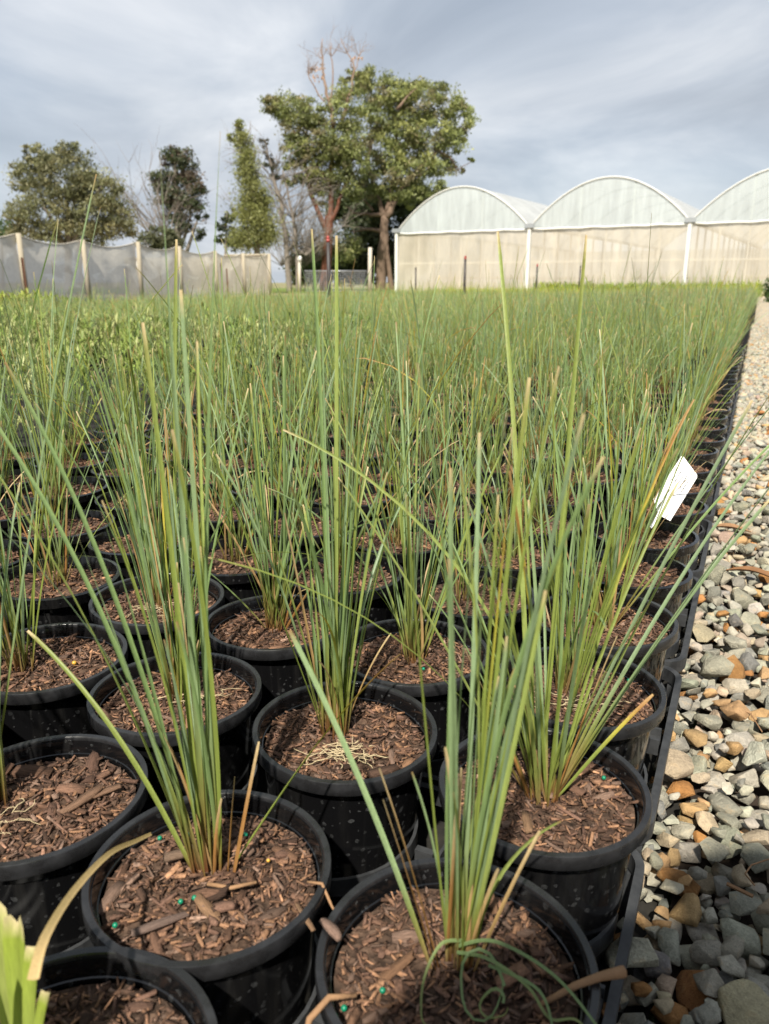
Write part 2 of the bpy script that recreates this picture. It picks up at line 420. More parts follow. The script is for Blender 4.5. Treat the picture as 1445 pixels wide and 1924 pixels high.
def stamp(items, tpl):
    """items: (template index, 3x3 matrix, offset, colour)"""
    Vs, Fs, Cs = [], [], []; o = 0
    for i, m, off, c in items:
        V, F = tpl[i][0], tpl[i][1]
        Vs.append(V @ np.asarray(m).T + np.asarray(off)); Fs.append(F + o); o += len(V)
        Cs.append(np.broadcast_to(np.asarray(c), (len(V), 3)))
    return np.concatenate(Vs), np.concatenate(Fs), np.concatenate(Cs)
ST_NEAR = [stone_mesh(100 + i, True) for i in range(16)]
ST_FAR = [stone_mesh(300 + i, False) for i in range(10)]
def gravel():
    me_near = [mesh_np('stone', V, F, M['stone_obj'], smooth=False) for V, F, _ in ST_NEAR]
    for me in me_near:
        me.polygons.foreach_set('use_smooth', [True] * len(me.polygons))
        me.set_sharp_from_angle(angle=R(38))
    # drop stones on a height grid (u 0.09..1.15, v -0.9..2.6)
    G = 0.004; U0, U1, V0, V1 = 0.085, 0.80, -0.25, 3.0
    H = np.zeros((int((U1 - U0) / G) + 1, int((V1 - V0) / G) + 1))
    placed = []
    def drop(a, b, c, tries):
        best = None
        r = (a + b) / 2; n = int(r / G)
        yy, xx = np.mgrid[-n:n + 1, -n:n + 1]; d2 = (xx ** 2 + yy ** 2) / (n * n + 1e-6); m = d2 < 0.8
        prof = np.where(m, c * np.sqrt(np.maximum(0, 1 - d2)), 0)
        for _ in range(tries):
            i = rng.integers(n, H.shape[0] - n - 1); j = rng.integers(n, H.shape[1] - n - 1)
            sub = H[i - n:i + n + 1, j - n:j + n + 1]
            z = np.percentile((sub + prof)[m], 88)
            if best is None or z < best[0]: best = (z, i, j)
        z, i, j = best
        if z > 0.06: return None
        sub = H[i - n:i + n + 1, j - n:j + n + 1]
        H[i - n:i + n + 1, j - n:j + n + 1] = np.maximum(sub, np.where(m, z + prof * 0.9, 0))
        return U0 + i * G, V0 + j * G, z
    for q in range(6200):
        s = float(np.clip(rng.lognormal(math.log(0.0175), 0.30), 0.009, 0.031))
        if q > 4200: s *= 0.6
        i = int(rng.integers(len(ST_NEAR))); e = ST_NEAR[i][2]
        p = drop(s * e[0], s * e[1], s * e[2], 7)
        if p: placed.append((i, s, p))
    indiv, rest = [], []
    for i, s, (u, v, z) in placed:
        w = uv(u, v, z); q = to_px(w)
        vis = q is not None and -20 < q[0] < 1480 and q[1] < 1960
        d = (w - Vector((0, 0, CAM_Z))).length
        (indiv if vis and z > 0.008 else rest).append((s / d, i, s, w))
    indiv.sort(key=lambda t: -t[0]); rest += indiv[300:]; indiv = indiv[:300]
    for _, i, s, w in indiv:
        o = obj('stone', me_near[i], path, w, (rng.normal(0, 0.35), rng.normal(0, 0.35), rng.uniform(0, 6.28)), (s, s, s))
        c = stone_col(); o.color = (*c, 1)
    items = [(i, rotm(rng.normal(0, 0.35), rng.normal(0, 0.35), rng.uniform(0, 6.28)) * s, w, stone_col()) for _, i, s, w in rest]
    V, F, C = stamp(items, ST_NEAR)
    me = mesh_np('gravel_near', V, F, M['stone_attr'], C, True); me.set_sharp_from_angle(angle=R(38))
    tag(obj('loose_gravel', me, path), kind='stuff')
    items = []
    for q in range(26000):
        v = 2.85 + 10.5 * (q / 26000.0); u = 0.12 + 2.1 * rng.random() ** 2.0; s = float(np.clip(rng.lognormal(math.log(0.018), 0.3), 0.009, 0.032))
        items.append((int(rng.integers(len(ST_FAR))), rotm(rng.normal(0, 0.4), rng.normal(0, 0.4), rng.uniform(0, 6.28)) * s, uv(u, v, rng.uniform(0.0, 0.028)), stone_col()))
    for q in range(3400):
        u = rng.uniform(.78, 2.25); v = rng.uniform(-.6, 3.0); s = float(np.clip(rng.lognormal(math.log(0.018), 0.3), 0.009, 0.032))
        items.append((int(rng.integers(len(ST_FAR))), rotm(rng.normal(0, 0.4), rng.normal(0, 0.4), rng.uniform(0, 6.28)) * s, uv(u, v, rng.uniform(0.0, 0.028)), stone_col()))
    V, F, C = stamp(items, ST_FAR)
    tag(obj('distant_gravel', mesh_np('gravel_far', V, F, M['stone_attr'], C, False), path), kind='stuff')
gravel()

# ------------------------------------------------------------------ pots
def pot_profile():
    return [(0.0, 0.0), (0.074, 0.0), (0.0775, 0.004), (0.079, 0.02), (0.0815, 0.06), (0.0845, 0.11), (0.0875, 0.15), (0.0885, 0.168)]
def make_pot_meshes():
    b = MB(); b.lathe(pot_profile() + [(0.0937, 0.1710), (0.0937, 0.181), (0.0925, 0.181), (0.0890, 0.166), (0.0858, 0.14)], 56)
    near = b.mesh('pot', M['pot'], True); near.set_sharp_from_angle(angle=R(40))
    r = MB(); r.lathe([(0.0938, 0.1705), (0.0990, 0.1702), (0.0998, 0.1715), (0.1, 0.1842), (0.0994, 0.1852), (0.0942, 0.1852), (0.0935, 0.1843), (0.0933, 0.1815), (0.0937, 0.1800)], 72, closed=True)
    rim = r.mesh('rim', M['rim'], True); rim.set_sharp_from_angle(angle=R(35))
    m = MB(); m.lathe([(0.076, 0.0), (0.082, 0.06), (0.0885, 0.168), (0.0985, 0.168), (0.1, 0.1695), (0.1, 0.184), (0.0935, 0.185), (0.0925, 0.182), (0.0865, 0.15)], 28)
    mid = m.mesh('pot', M['pot'], True); mid.set_sharp_from_angle(angle=R(35))
    return near, rim, mid
POT_NEAR, RIM, POT_MID = make_pot_meshes()
SOIL_Z = 0.165
def soil_h(x, y, seed):
    r = math.hypot(x, y)
    n = mnoise.noise(Vector((x * 22 + seed * 7.3, y * 22, seed))) * 0.006 + mnoise.noise(Vector((x * 70, y * 70 + seed * 3.1, seed))) * 0.003
    return SOIL_Z + n + 0.005 * (1 - (r / 0.088) ** 2)
def make_soil(seed, rings, n):
    vs = [(0, 0, soil_h(0, 0, seed))]; fs = []
    for i in range(1, rings + 1):
        rr = 0.0868 * i / rings
        for k in range(n):
            a = 2 * math.pi * k / n; x, y = rr * math.cos(a), rr * math.sin(a)
            vs.append((x, y, soil_h(x, y, seed)))
    for k in range(n): fs.append((0, 1 + k, 1 + (k + 1) % n))
    for i in range(rings - 1):
        for k in range(n):
            a = 1 + i * n + k; b_ = 1 + i * n + (k + 1) % n
            fs.append((a, a + n, b_ + n)); fs.append((a, b_ + n, b_))
    return mesh_np('potting_mix', np.array(vs), np.array(fs), M['soil'], smooth=True)
PAL_CHIP = [(0.155, 0.096, 0.068), (0.115, 0.07, 0.048), (0.20, 0.122, 0.08), (0.065, 0.042, 0.031), (0.26, 0.158, 0.096), (0.14, 0.088, 0.066), (0.18, 0.128, 0.10)]
def chip_col(): return np.array(PAL_CHIP[int(rng.integers(len(PAL_CHIP)))]) * np.array((1.02, .92, .87)) * rng.uniform(0.6, 1.4)
def chip_tpl(seed, seg=2):
    r = random.Random(seed); V = []; F = []
    th = r.uniform(0.12, 0.3); wd = r.uniform(0.26, 0.55); bend = r.uniform(-0.12, 0.12)
    for i in range(seg + 1):
        x = -1 + 2 * i / seg; tp = 1 - 0.35 * abs(x) ** 2 * r.uniform(0.2, 1.4)
        for sy, sz in ((-1, -1), (1, -1), (1, 1), (-1, 1)):
            V.append((x + r.uniform(-0.16, 0.16), sy * wd * tp * r.uniform(0.7, 1.1), sz * th * r.uniform(0.6, 1.1) + bend * x * x))
    for i in range(seg):
        for k in range(4):
            a, b_ = i * 4 + k, i * 4 + (k + 1) % 4
            F += [(a, b_, b_ + 4), (a, b_ + 4, a + 4)]
    F += [(0, 2, 1), (0, 3, 2), (seg * 4, seg * 4 + 1, seg * 4 + 2), (seg * 4, seg * 4 + 2, seg * 4 + 3)]
    return np.array(V), np.array(F)
CHIPS = [chip_tpl(i, 2 + i % 2) for i in range(14)]
FINE = [chip_tpl(50 + i, 1) for i in range(8)]
CHIP_ME = [mesh_np('bark_chip', V, F, M['chip_obj']) for V, F in CHIPS]
def mulch_mesh(seed, count, smin, smax):
    items = []
    for _ in range(count):
        rr = 0.084 * math.sqrt(rng.random()); a = rng.uniform(0, 6.283); x, y = rr * math.cos(a), rr * math.sin(a)
        s = rng.uniform(smin, smax) * (1.0 if rng.random() < 0.8 else 1.6)
        thin = rng.uniform(0.35, 1.0)
        m = rotm(rng.normal(0, 0.5), rng.normal(0, 0.35), rng.uniform(0, 6.28)) @ np.diag([s, s * thin, s * thin])
        items.append((int(rng.integers(len(FINE))), m, (x, y, soil_h(x, y, seed) + rng.uniform(-0.0005, 0.0035)), chip_col() * (.85 if rng.random() < .96 else 1.5)))
    V, F, C = stamp(items, FINE)
    return mesh_np('fine_mulch', V, F, M['chip_attr'], C)
SOILS = [make_soil(s, 14, 40) for s in range(5)]
MULCH = [mulch_mesh(s, 1250, 0.0018, 0.0060) for s in range(5)]
SOILS_MID = [make_soil(10 + s, 5, 20) for s in range(5)]
MULCH_MID = [mulch_mesh(10 + s, 420, 0.003, 0.0075) for s in range(5)]

# ------------------------------------------------------------------ grass blades
GREENS = [(0.185, 0.265, 0.105), (0.205, 0.28, 0.14), (0.17, 0.245, 0.095), (0.25, 0.30, 0.085), (0.20, 0.27, 0.15)]
def blade_cols(kind, r):
    g = np.array(r.choice(GREENS)) * r.uniform(0.8, 1.2)
    red = np.array((0.15, 0.055, 0.025)); straw = np.array((0.42, 0.27, 0.12)); pale = np.array((0.55, 0.42, 0.24)); yel = np.array((0.42, 0.36, 0.05)); org = np.array((0.36, 0.18, 0.06))
    yg = np.array((0.20, 0.245, 0.055))
    if kind == 'dead': 
        a = straw if r.random() < .6 else org
        return [(0, red), (.1, a * .8), (.5, a * r.uniform(.8, 1.1)), (1, pale * r.uniform(.7, 1))]
    if kind == 'yellow': return [(0, red), (.08, yg), (.45, yg), (.7, yel), (.88, org), (1, straw)]
    if kind == 'lime': return [(0, red * 1.2), (.1, yg), (.95, yg * .95), (.975, straw), (1, pale)]
    t = r.uniform(.965, .99)
    b0 = red if r.random() < .6 else straw * .6
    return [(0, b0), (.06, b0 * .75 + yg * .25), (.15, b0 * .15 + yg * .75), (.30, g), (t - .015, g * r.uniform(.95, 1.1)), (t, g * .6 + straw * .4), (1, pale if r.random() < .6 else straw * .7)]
def blade_geo(r, base, az, lean0, lean1, length, width, kind='green', nseg=11, vee=0.28, twist=None, pointed=False, wob=0.0):
    stops = blade_cols(kind, r); ps = [s for s, _ in stops]; cs = np.array([c for _, c in stops])
    dh = np.array((math.sin(az), math.cos(az), 0.0)); side0 = np.array((math.cos(az), -math.sin(az), 0.0)); zz = np.array((0, 0, 1.0))
    tw0 = r.uniform(-1.4, 1.4) if twist is None else twist; tw1 = tw0 + r.uniform(-0.9, 0.9)
    p = np.array(base, float); V = []; C = []; S = [0.0, .09] + list(np.linspace(.09, .955, nseg - 1)[1:]) + [1.0] if nseg > 4 else list(np.linspace(0, .955, nseg)) + [1.0]
    pw = r.uniform(1.0, 2.2)
    for i in range(nseg + 1):
        s = S[i]; ds = length * (S[min(i + 1, nseg)] - s); th = lean0 + (lean1 - lean0) * s ** pw
        d = dh * math.sin(th) + zz * math.cos(th) + side0 * (wob * math.sin(3.0 * s + tw0))
        nrm = np.cross(side0, d); tw = tw0 + (tw1 - tw0) * s
        w = side0 * math.cos(tw) + nrm * math.sin(tw); nn = nrm * math.cos(tw) - side0 * math.sin(tw)
        wf = (0.62 + 0.38 * min(1, s / .14)) * (1 - 0.25 * max(0, s - .5) / .5)
        if pointed: wf *= max(0.08, 1 - max(0, s - .55) / .46)
        elif i == nseg: wf *= 0.72
        hw = width * 0.5 * wf
        V += [p - w * hw, p - nn * (hw * 2 * vee), p + w * hw]
        c = np.array([np.interp(s, ps, cs[:, k]) for k in range(3)])
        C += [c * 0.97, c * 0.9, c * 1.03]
        p = p + d * ds
    F = []
    for i in range(nseg):
        for k in (0, 1): a = i * 3 + k; F.append((a, a + 1, a + 4, a + 3))
    return np.array(V), np.array(F), np.array(C)
def near_segments(nseg, extra=True): return nseg
def pick_kind(r):
    q = r.random()
    return 'dead' if q < .15 else 'yellow' if q < .19 else 'lime' if q < .34 else 'green'
def clump_specs(r, n, bias=(0, 0), spread=0.20, zt=0.40, base_r=0.019, tall=1.2):
    out = []
    for _ in range(n):
        a = r.uniform(0, 6.283); rr = base_r * math.sqrt(r.random())
        bx, by = rr * math.cos(a), rr * math.sin(a)
        lx = bx / base_r * spread * 0.55 + r.gauss(0, spread * 0.55) + bias[0]; ly = by / base_r * spread * 0.55 + r.gauss(0, spread * 0.55) + bias[1]
        lean = math.hypot(lx, ly); az = math.atan2(lx, ly); k = pick_kind(r)
        L = r.gauss(zt, 0.05)
        if r.random() < .10: L *= r.uniform(.35, .8)
        if r.random() < (.08 if tall < 1.3 else .16): L *= r.uniform(1.05, tall)
        if k == 'dead': L *= r.uniform(.25, .8); lean *= r.uniform(1.0, 1.6)
        bend = r.gauss(0.04, 0.16) + lean * 0.3
        if r.random() < .05: bend += r.uniform(.6, 1.5)
        out.append(dict(base=(bx, by, SOIL_Z + 0.002), az=az, lean0=lean * .8, lean1=lean + bend, length=max(.05, L), width=r.uniform(.0021, .0037), kind=k, pointed=r.random() < .12))
    return out
def clump_mesh(r, n, nseg, spread=.2, zt=.40, wmul=1.0):
    Vs, Fs, Cs = [], [], []; o = 0
    for sp in clump_specs(r, n, (r.gauss(0, .05), r.gauss(0, .05)), spread * r.uniform(.8, 1.3), zt * r.uniform(.85, 1.2), .018, 1.55):
        sp['width'] *= wmul
        V, F, C = blade_geo(r, nseg=nseg, **sp); Vs.append(V); Fs.append(F + o); Cs.append(C); o += len(V)
    return np.concatenate(Vs), np.concatenate(Fs), np.concatenate(Cs)

ORD = lambda n: str(n) + ('th' if 10 <= n % 100 <= 20 else {1: 'st', 2: 'nd', 3: 'rd'}.get(n % 10, 'th'))
GROUP = 'potted grasses set out in rows'
def row_words(r): return 'the row beside the gravel' if r == 0 else 'the %s row from the gravel' % ORD(r + 1)
def pot_label(r, k):
    return 'black pot of blue-green grass, %s back in %s' % (ORD(k + 2), row_words(r))

# nearest plants: every blade and every big bark chip is a part of its own
# (r,k): shift from the lattice, clump centre, number of blades, bias, spread, length, extra blades, look
NEAR = {
 (0, 0): dict(c=(0.005, 0.012), n=30, br=.012, bias=(0.04, 0.0), spread=.13, zt=.31, look='upright grass with curled blades at its foot in a shaded black pot', chips=150, seed=3),
 (0, 1): dict(sh=(.012, .004), c=(0.0, -0.004), n=30, bias=(-.02, .06), spread=.34, zt=.34, look='wide fanning grass with reddish stem bases in a black pot', chips=130, seed=4),
 (0, 2): dict(c=(-.01, .01), n=37, bias=(0.0, .08), spread=.26, zt=.33, look='grass with straw coloured dead blades in a black pot', chips=80, seed=45),
 (0, 3): dict(c=(0, 0), n=34, bias=(0.0, .1), spread=.24, zt=.33, look='grass leaning out over the gravel in a black pot', chips=40, seed=6),
 (1, 0): dict(c=(-.005, .012), n=26, br=.012, bias=(-.06, 0.06), spread=.12, zt=.33, look='tall grass with two green fertiliser beads before it in a black pot', chips=170, seed=7),
 (1, 1): dict(sh=(.006, .014), c=(-.012, .012), n=44, bias=(-.05, .05), spread=.19, zt=.33, look='grass with a mat of pale bare roots in a black pot', chips=110, seed=8),
 (1, 2): dict(c=(.0, .0), n=44, bias=(0.03, .05), spread=.28, zt=.33, look='dense grass with one green bead at its foot in a black pot', chips=60, seed=9),
 (2, 0): dict(sh=(.012, .004), c=(-.045, -.005), n=32, bias=(-.08, .02), spread=.2, zt=.34, look='sparse grass at one side of a black pot', chips=120, seed=10),
 (2, 1): dict(c=(.005, .0), n=41, bias=(0, .04), spread=.2, zt=.34, look='grass in a black pot with a thick bark slab at the rim', chips=90, seed=11),
 (2, 2): dict(c=(.0, .005), n=44, bias=(-.03, .05), spread=.26, zt=.33, look='grass with long straw blades crossing it in a black pot', chips=50, seed=12),
 (3, 1): dict(c=(-.03, -.01), n=32, bias=(-.05, .03), spread=.22, zt=.33, look='thin grass with red brown stems and one yellow bead in a black pot', chips=80, seed=13),
 (3, 2): dict(c=(0, 0), n=41, bias=(0, .05), spread=.26, zt=.33, look='grass with a few thin bare roots in a black pot', chips=40, seed=14),
}
def seat(o, tilt=(0, 0)): o.rotation_euler = (tilt[0], tilt[1], o.rotation_euler[2])
def near_plant(r, k, d):
    rr = random.Random(d['seed']); p = cell(r, k) + Vector(d.get('sh', (0, 0)))
    root = empty('potted_grass', (p.x, p.y, 0.004)); root.rotation_euler = (rr.gauss(0, .012), rr.gauss(0, .012), 0)
    tag(root, d['look'], 'potted plant', GROUP, 'thing')
    pot = obj('pot', POT_NEAR, root, rot=(0, 0, rr.uniform(0, 6)))
    obj('rim', RIM, pot)
    s = d['seed'] % 5; rz = rr.uniform(0, 6.28)
    soil = obj('potting_mix', SOILS[s], root, rot=(0, 0, rz))
    tag(obj('fine_mulch', MULCH[s], root, rot=(0, 0, rz)), kind='stuff')
    for _ in range(d['chips']):
        q = 0.083 * math.sqrt(rr.random()); a = rr.uniform(0, 6.283); x, y = q * math.cos(a), q * math.sin(a)
        lx, ly = x * math.cos(-rz) - y * math.sin(-rz), x * math.sin(-rz) + y * math.cos(-rz)
        L = min(0.018, rr.lognormvariate(math.log(.0056), .42)); w = L * rr.uniform(.45, 1.0)
        o = obj('bark_chip', rr.choice(CHIP_ME), root, (x, y, soil_h(lx, ly, s) + L * .13 + .001), (rr.gauss(0, .3), rr.gauss(0, .22), rr.uniform(0, 6.28)), (L, w, w))
        o.color = (*(chip_col() * rr.uniform(.8, 1.2)), 1)
    specs = clump_specs(rr, d['n'], d['bias'], d['spread'], d['zt'], d.get('br', .015))
    for sp in specs:
        b = sp['base']; sp['base'] = (b[0] + d['c'][0], b[1] + d['c'][1], b[2])
    specs += d.get('extra', [])
    for sp in specs:
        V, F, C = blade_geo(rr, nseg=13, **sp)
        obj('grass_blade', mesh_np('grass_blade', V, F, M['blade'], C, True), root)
    return root, rr
ROOTS = {}
def bead(root, x, y, col='bead_green', r=0.0022, seed=0, z=None):
    bm = bmesh.new(); bmesh.ops.create_icosphere(bm, subdivisions=2, radius=r)
    me = bpy.data.meshes.new('fertiliser_bead'); bm.to_mesh(me); bm.free(); me.materials.append(M[col])
    me.polygons.foreach_set('use_smooth', [True] * len(me.polygons))
    obj('fertiliser_bead', me, root, (x, y, (SOIL_Z + .0095) if z is None else z))
def bare_roots(root, rr, cx, cy, n, ex, ey):
    b = MB()
    for _ in range(n):
        a = rr.uniform(-.5, .5) + (math.pi if rr.random() < .5 else 0); x, y = cx + rr.gauss(0, ex), cy + rr.gauss(0, ey); z = SOIL_Z + .008 + rr.uniform(0, .006); pts = []
        for i in range(7):
            pts.append((x, y, z)); a += rr.gauss(0, .5); x += .0045 * math.cos(a); y += .0035 * math.sin(a); z += rr.gauss(0, .0012)
        b.tube(pts, [rr.uniform(.0003, .0006)] * 6 + [.0002], 5)
    tag(b.build('bare_roots', M['root'], root, True), kind='stuff')
# long special blades (local coordinates): base, azimuth, leans, length
def spec(bx, by, az, l0, l1, L, w=.0042, kind='green', tw=None, pointed=False): return dict(base=(bx, by, SOIL_Z + .002), az=R(az), lean0=R(l0), lean1=R(l1), length=L, width=w, kind=kind, twist=tw, pointed=pointed)
NEAR[(1, 0)]['extra'] = [spec(.012, .012, 62, 38, 62, .235, .0042, 'yellow', .2), spec(-.015, .008, -62, 30, 66, .26, .0042, 'lime', .3),
    spec(-.006, .01, -12, 3, 9, .57, .0045, 'green', 0.1, True), spec(.012, .006, 30, 9, 12, .09, .0034, 'dead'), spec(.017, .004, 40, 16, 18, .12, .0032, 'dead'),
    spec(-.012, .01, -70, 16, 42, .43, .005, 'green', .2), spec(-.014, .012, -74, 18, 40, .40, .005, 'green', -.2), spec(-.010, .012, -66, 14, 36, .45, .005, 'green', .1)]
NEAR[(0, 1)]['extra'] = [spec(.01, .0, 68, 34, 44, .46, .0046, 'green', .2), spec(.012, .0, 62, 32, 52, .47, .0046, 'green', -.2), 
    spec(.008, .004, 70, 24, 30, .42, .0044, 'green', .2), spec(-.012, 0, -80, 22, 26, .17, .0034, 'dead'), spec(-.014, .004, -70, 30, 40, .36, .0044, 'green', .1), spec(-.012, -.002, -100, 20, 26, .12, .0032, 'dead'),
    spec(-.01, .004, -60, 24, 36, .40, .0044, 'green', .1), spec(.012, -.002, 80, 38, 46, .14, .004, 'yellow', .1)]
NEAR[(0, 0)]['extra'] = [spec(.012, 0, 85, 16, 22, .13, .0034, 'dead'), spec(-.012, 0, -80, 15, 18, .15, .0034, 'dead'), spec(-.010, .002, -75, 14, 20, .17, .0034, 'dead'),
    spec(-.016, .004, -60, 22, 34, .27, .0044, 'green', .2)]
NEAR[(2, 2)]['extra'] = [spec(.01, 0, -60, 30, 52, .30, .0046, 'dead', .1), spec(.012, -.004, 120, 30, 40, .12, .0034, 'dead'), spec(-.01, 0, -80, 40, 70, .26, .004, 'green', .1)]
NEAR[(0, 3)]['extra'] = [spec(.012, 0, 75, 40, 58, .46, .0048, 'green', .1), spec(.012, 0, 70, 36, 48, .50, .0048, 'green', .1)]
def aim(rk, bx, by, px, py, Y, w=.0046, kind='green', bend=8, pointed=False):
    d = NEAR[rk]; p = cell(*rk) + Vector(d.get('sh', (0, 0))); q = at(px, py, Y); dx, dy, dz = q.x - p.x - bx, q.y - p.y - by, q.z - SOIL_Z - .006
    h = math.hypot(dx, dy); ln = math.degrees(math.atan2(h, dz)); 
    d.setdefault('extra', []).append(spec(bx, by, math.degrees(math.atan2(dx, dy)), ln - bend * .6, ln + bend * .6, math.hypot(h, dz) * 1.01, w, kind, .15, pointed))
aim((1, 0), -.004, .012, 407, 262, .58, .0036, 'green', 5, True); aim((1, 0), .004, .01, 330, 560, .60, .004); aim((1, 0), -.008, .01, 250, 620, .60, .004, 'lime'); aim((1, 0), .006, .012, 345, 760, .60, .0046, 'yellow', 3)
aim((1, 1), -.012, .012, 592, 455, .80, .0046, 'green', 5); aim((1, 1), -.02, .01, 540, 445, .80, .0042); aim((0, 0), .0, .01, 700, 700, .46, .0034, 'green', 10); aim((0, 0), .01, .01, 1045, 700, .48, .0034, 'lime', 6)
aim((0, 0), .012, .012, 975, 720, .50, .0034, 'lime', 6); aim((0, 1), -.002, .0, 1093, 455, .76, .0046, 'lime', 5); aim((0, 1), -.01, .0, 918, 455, .80, .0046, 'green', 8); aim((0, 0), .006, .012, 872, 820, .50, .0034)
aim((2, 0), -.045, -.005, 198, 342, .78, .0042, 'green', 5); aim((2, 1), .0, .0, 327, 458, .90, .0042, 'lime', 4); aim((2, 0), -.05, -.005, 150, 430, .75, .0044, 'green', 16); aim((2, 0), -.05, 0, 0, 470, .72, .0046, 'green', 12)
aim((1, 1), -.01, .01, 655, 610, .80, .0044); aim((0, 1), .012, .002, 1452, 758, .80, .0046, 'green', 12); aim((0, 1), .012, .0, 1450, 960, .78, .0046, 'green', 14)
for rk, d in NEAR.items():
    ROOTS[rk] = near_plant(rk[0], rk[1], d)
r_, q_ = ROOTS[(1, 0)]
for x, y in ((-.018, -.028), (-.008, -.024), (-.062, -.052), (.02, .05), (-.055, .045), (-.03, .05)): bead(r_, x, y)
bead(r_, .045, .018, 'bead_yellow', .0016)
r_, q_ = ROOTS[(0, 0)]
for x, y in ((-.052, -.018), (-.078, -.032)): bead(r_, x, y)
r_, q_ = ROOTS[(0, 1)]; bead(r_, .066, .024)
r_, q_ = ROOTS[(0, 2)]; bead(r_, .07, .03); bead(r_, .01, -.06); bare_roots(r_, q_, .0, -.03, 20, .02, .012)
r_, q_ = ROOTS[(1, 1)]; bare_roots(r_, q_, .0, -.035, 46, .016, .008)
r_, q_ = ROOTS[(1, 2)]; bead(r_, .012, -.035)
r_, q_ = ROOTS[(3, 1)]; bead(r_, .035, -.0, 'bead_yellow', .003)
r_, q_ = ROOTS[(2, 0)]; bare_roots(r_, q_, -.03, -.03, 12, .016, .008)
r_, q_ = ROOTS[(3, 2)]; bare_roots(r_, q_, .0, -.02, 22, .02, .01)
r_, q_ = ROOTS[(2, 1)]; bare_roots(r_, q_, .02, .0, 18, .02, .01)
def special_pieces():
    rr = random.Random(5)
    # curled blades lying at the foot of the nearest clump
    root = ROOTS[(0, 0)][0]
    def ribbon(name, pts, w, c0, c1):
        n = len(pts); V = []; C = []
        for i, p in enumerate(pts):
            p = Vector(p); d = (Vector(pts[min(n - 1, i + 1)]) - Vector(pts[max(0, i - 1)])).normalized()
            sd = d.cross(Vector((.3, -.7, .65))).normalized(); up = sd.cross(d)
            ww = w * .58 * (1 - .75 * (i / n) ** 1.5)
            V += [p - sd * ww, p + up * ww * .25, p + sd * ww]; c = np.array(c0) * (1 - i / n) + np.array(c1) * (i / n); C += [c, c * .9, c]
        F = [(i * 3 + k, i * 3 + k + 1, i * 3 + k + 4, i * 3 + k + 3) for i in range(n - 1) for k in (0, 1)]
        obj(name, mesh_np(name, V, F, M['blade'], np.array(C), True), root)
    def arc(p0, pts):    # smooth through points
        P = [Vector(p0)] + [Vector(p) for p in pts]; out = []
        for i in range(len(P) - 1):
            a, b, c, d = P[max(0, i - 1)], P[i], P[i + 1], P[min(len(P) - 1, i + 2)]
            for t in np.linspace(0, 1, 9)[:-1]:
                out.append(.5 * ((2 * b) + (c - a) * t + (2 * a - 5 * b + 4 * c - d) * t * t + (3 * b - a - 3 * c + d) * t ** 3))
        out.append(P[-1]); return [tuple(p) for p in out]
    z = SOIL_Z
    g, y = (.17, .245, .10), (.24, .25, .08)
    ribbon('curled_blade', arc((0, .0, z + .03), [(.025, -.01, z + .045), (.06, -.03, z + .04), (.085, -.05, z + .022), (.098, -.075, z + .012), (.103, -.09, z - .002)]), .0022, g, g)
    ribbon('curled_blade', arc((0, -.005, z + .03), [(.02, -.02, z + .04), (.045, -.032, z + .03), (.058, -.045, z + .018), (.075, -.05, z + .022), (.088, -.066, z + .012), (.09, -.085, z + .008)]), .0021, g, y)
    ribbon('curled_blade', arc((.005, 0, z + .035), [(-.012, -.01, z + .042), (-.024, -.025, z + .028), (-.026, -.04, z + .012), (-.02, -.045, z + .008)]), .0021, g, y)
    ribbon('curled_blade', arc((.02, -.02, z + .035), [(.052, -.035, z + .03), (.06, -.055, z + .012), (.061, -.075, z + .01)]), .002, g, g)
    def coil(cx, cy, cz, r0, r1, turns, tilt):
        pts = []
        for i in range(int(turns * 16)):
            t = i / (turns * 16); a = t * turns * 6.283; q = r0 + (r1 - r0) * t
            q *= 1 + .16 * math.sin(2.3 * a + cx * 300)
            pts.append((cx + q * math.cos(a) + .004 * t, cy + tilt * q * math.sin(a), cz + q * math.sin(a) * .8 - .004 * t))
        return pts
    ribbon('curled_blade', coil(.013, -.030, z + .028, .019, .012, 1.25, .75), .0019, g, g)
    ribbon('curled_blade', coil(.020, -.036, z + .020, .009, .007, 1.1, .6), .0018, g, y)
    # bark pieces and twigs hung over rims
    def bark(rk, pos, rot, L, w, col=None):
        o = obj('bark_chip', rr.choice(CHIP_ME), ROOTS[rk][0], pos, rot, (L, w, w)); o.color = (*(col or (.17, .10, .07)), 1)
    bark((0, 0), (-.091, .022, POT_H + .004), (.2, .1, 2.2), .012, .011, (.2, .13, .1))
    bark((1, 0), (.083, -.05, POT_H - .004), (.1, .2, -.95), .012, .007, (.2, .12, .07))
    bark((2, 1), (-.066, -.045, SOIL_Z + .008), (.1, .9, 1.0), .017, .02, (.13, .08, .055))
    bark((0, 1), (-.022, -.042, SOIL_Z + .008), (.1, .1, 1.5), .016, .009, (.2, .12, .07))
    bark((0, 1), (-.05, -.03, SOIL_Z + .008), (.1, .1, 1.7), .015, .008, (.16, .10, .065))
    bark((2, 0), (.04, .0, SOIL_Z + .01), (.0, -.1, .9), .02, .012, (.17, .10, .065))
    bark((2, 0), (.055, .012, SOIL_Z + .01), (.0, -.1, .5), .018, .009, (.17, .10, .065))
    bark((1, 0), (.005, -.035, SOIL_Z + .008), (.2, .1, -.8), .015, .012, (.22, .13, .075))
    bark((1, 0), (-.028, -.05, SOIL_Z + .009), (.2, .1, .6), .02, .008, (.16, .11, .09))
    bark((1, 0), (-.02, .028, SOIL_Z + .012), (.1, .1, .5), .024, .012, (.15, .10, .07))
    def twig(rk, pts, rad):
        b = MB(); b.tube(pts, rad, 7); b.build('twig', M['twig'], ROOTS[rk][0], True)
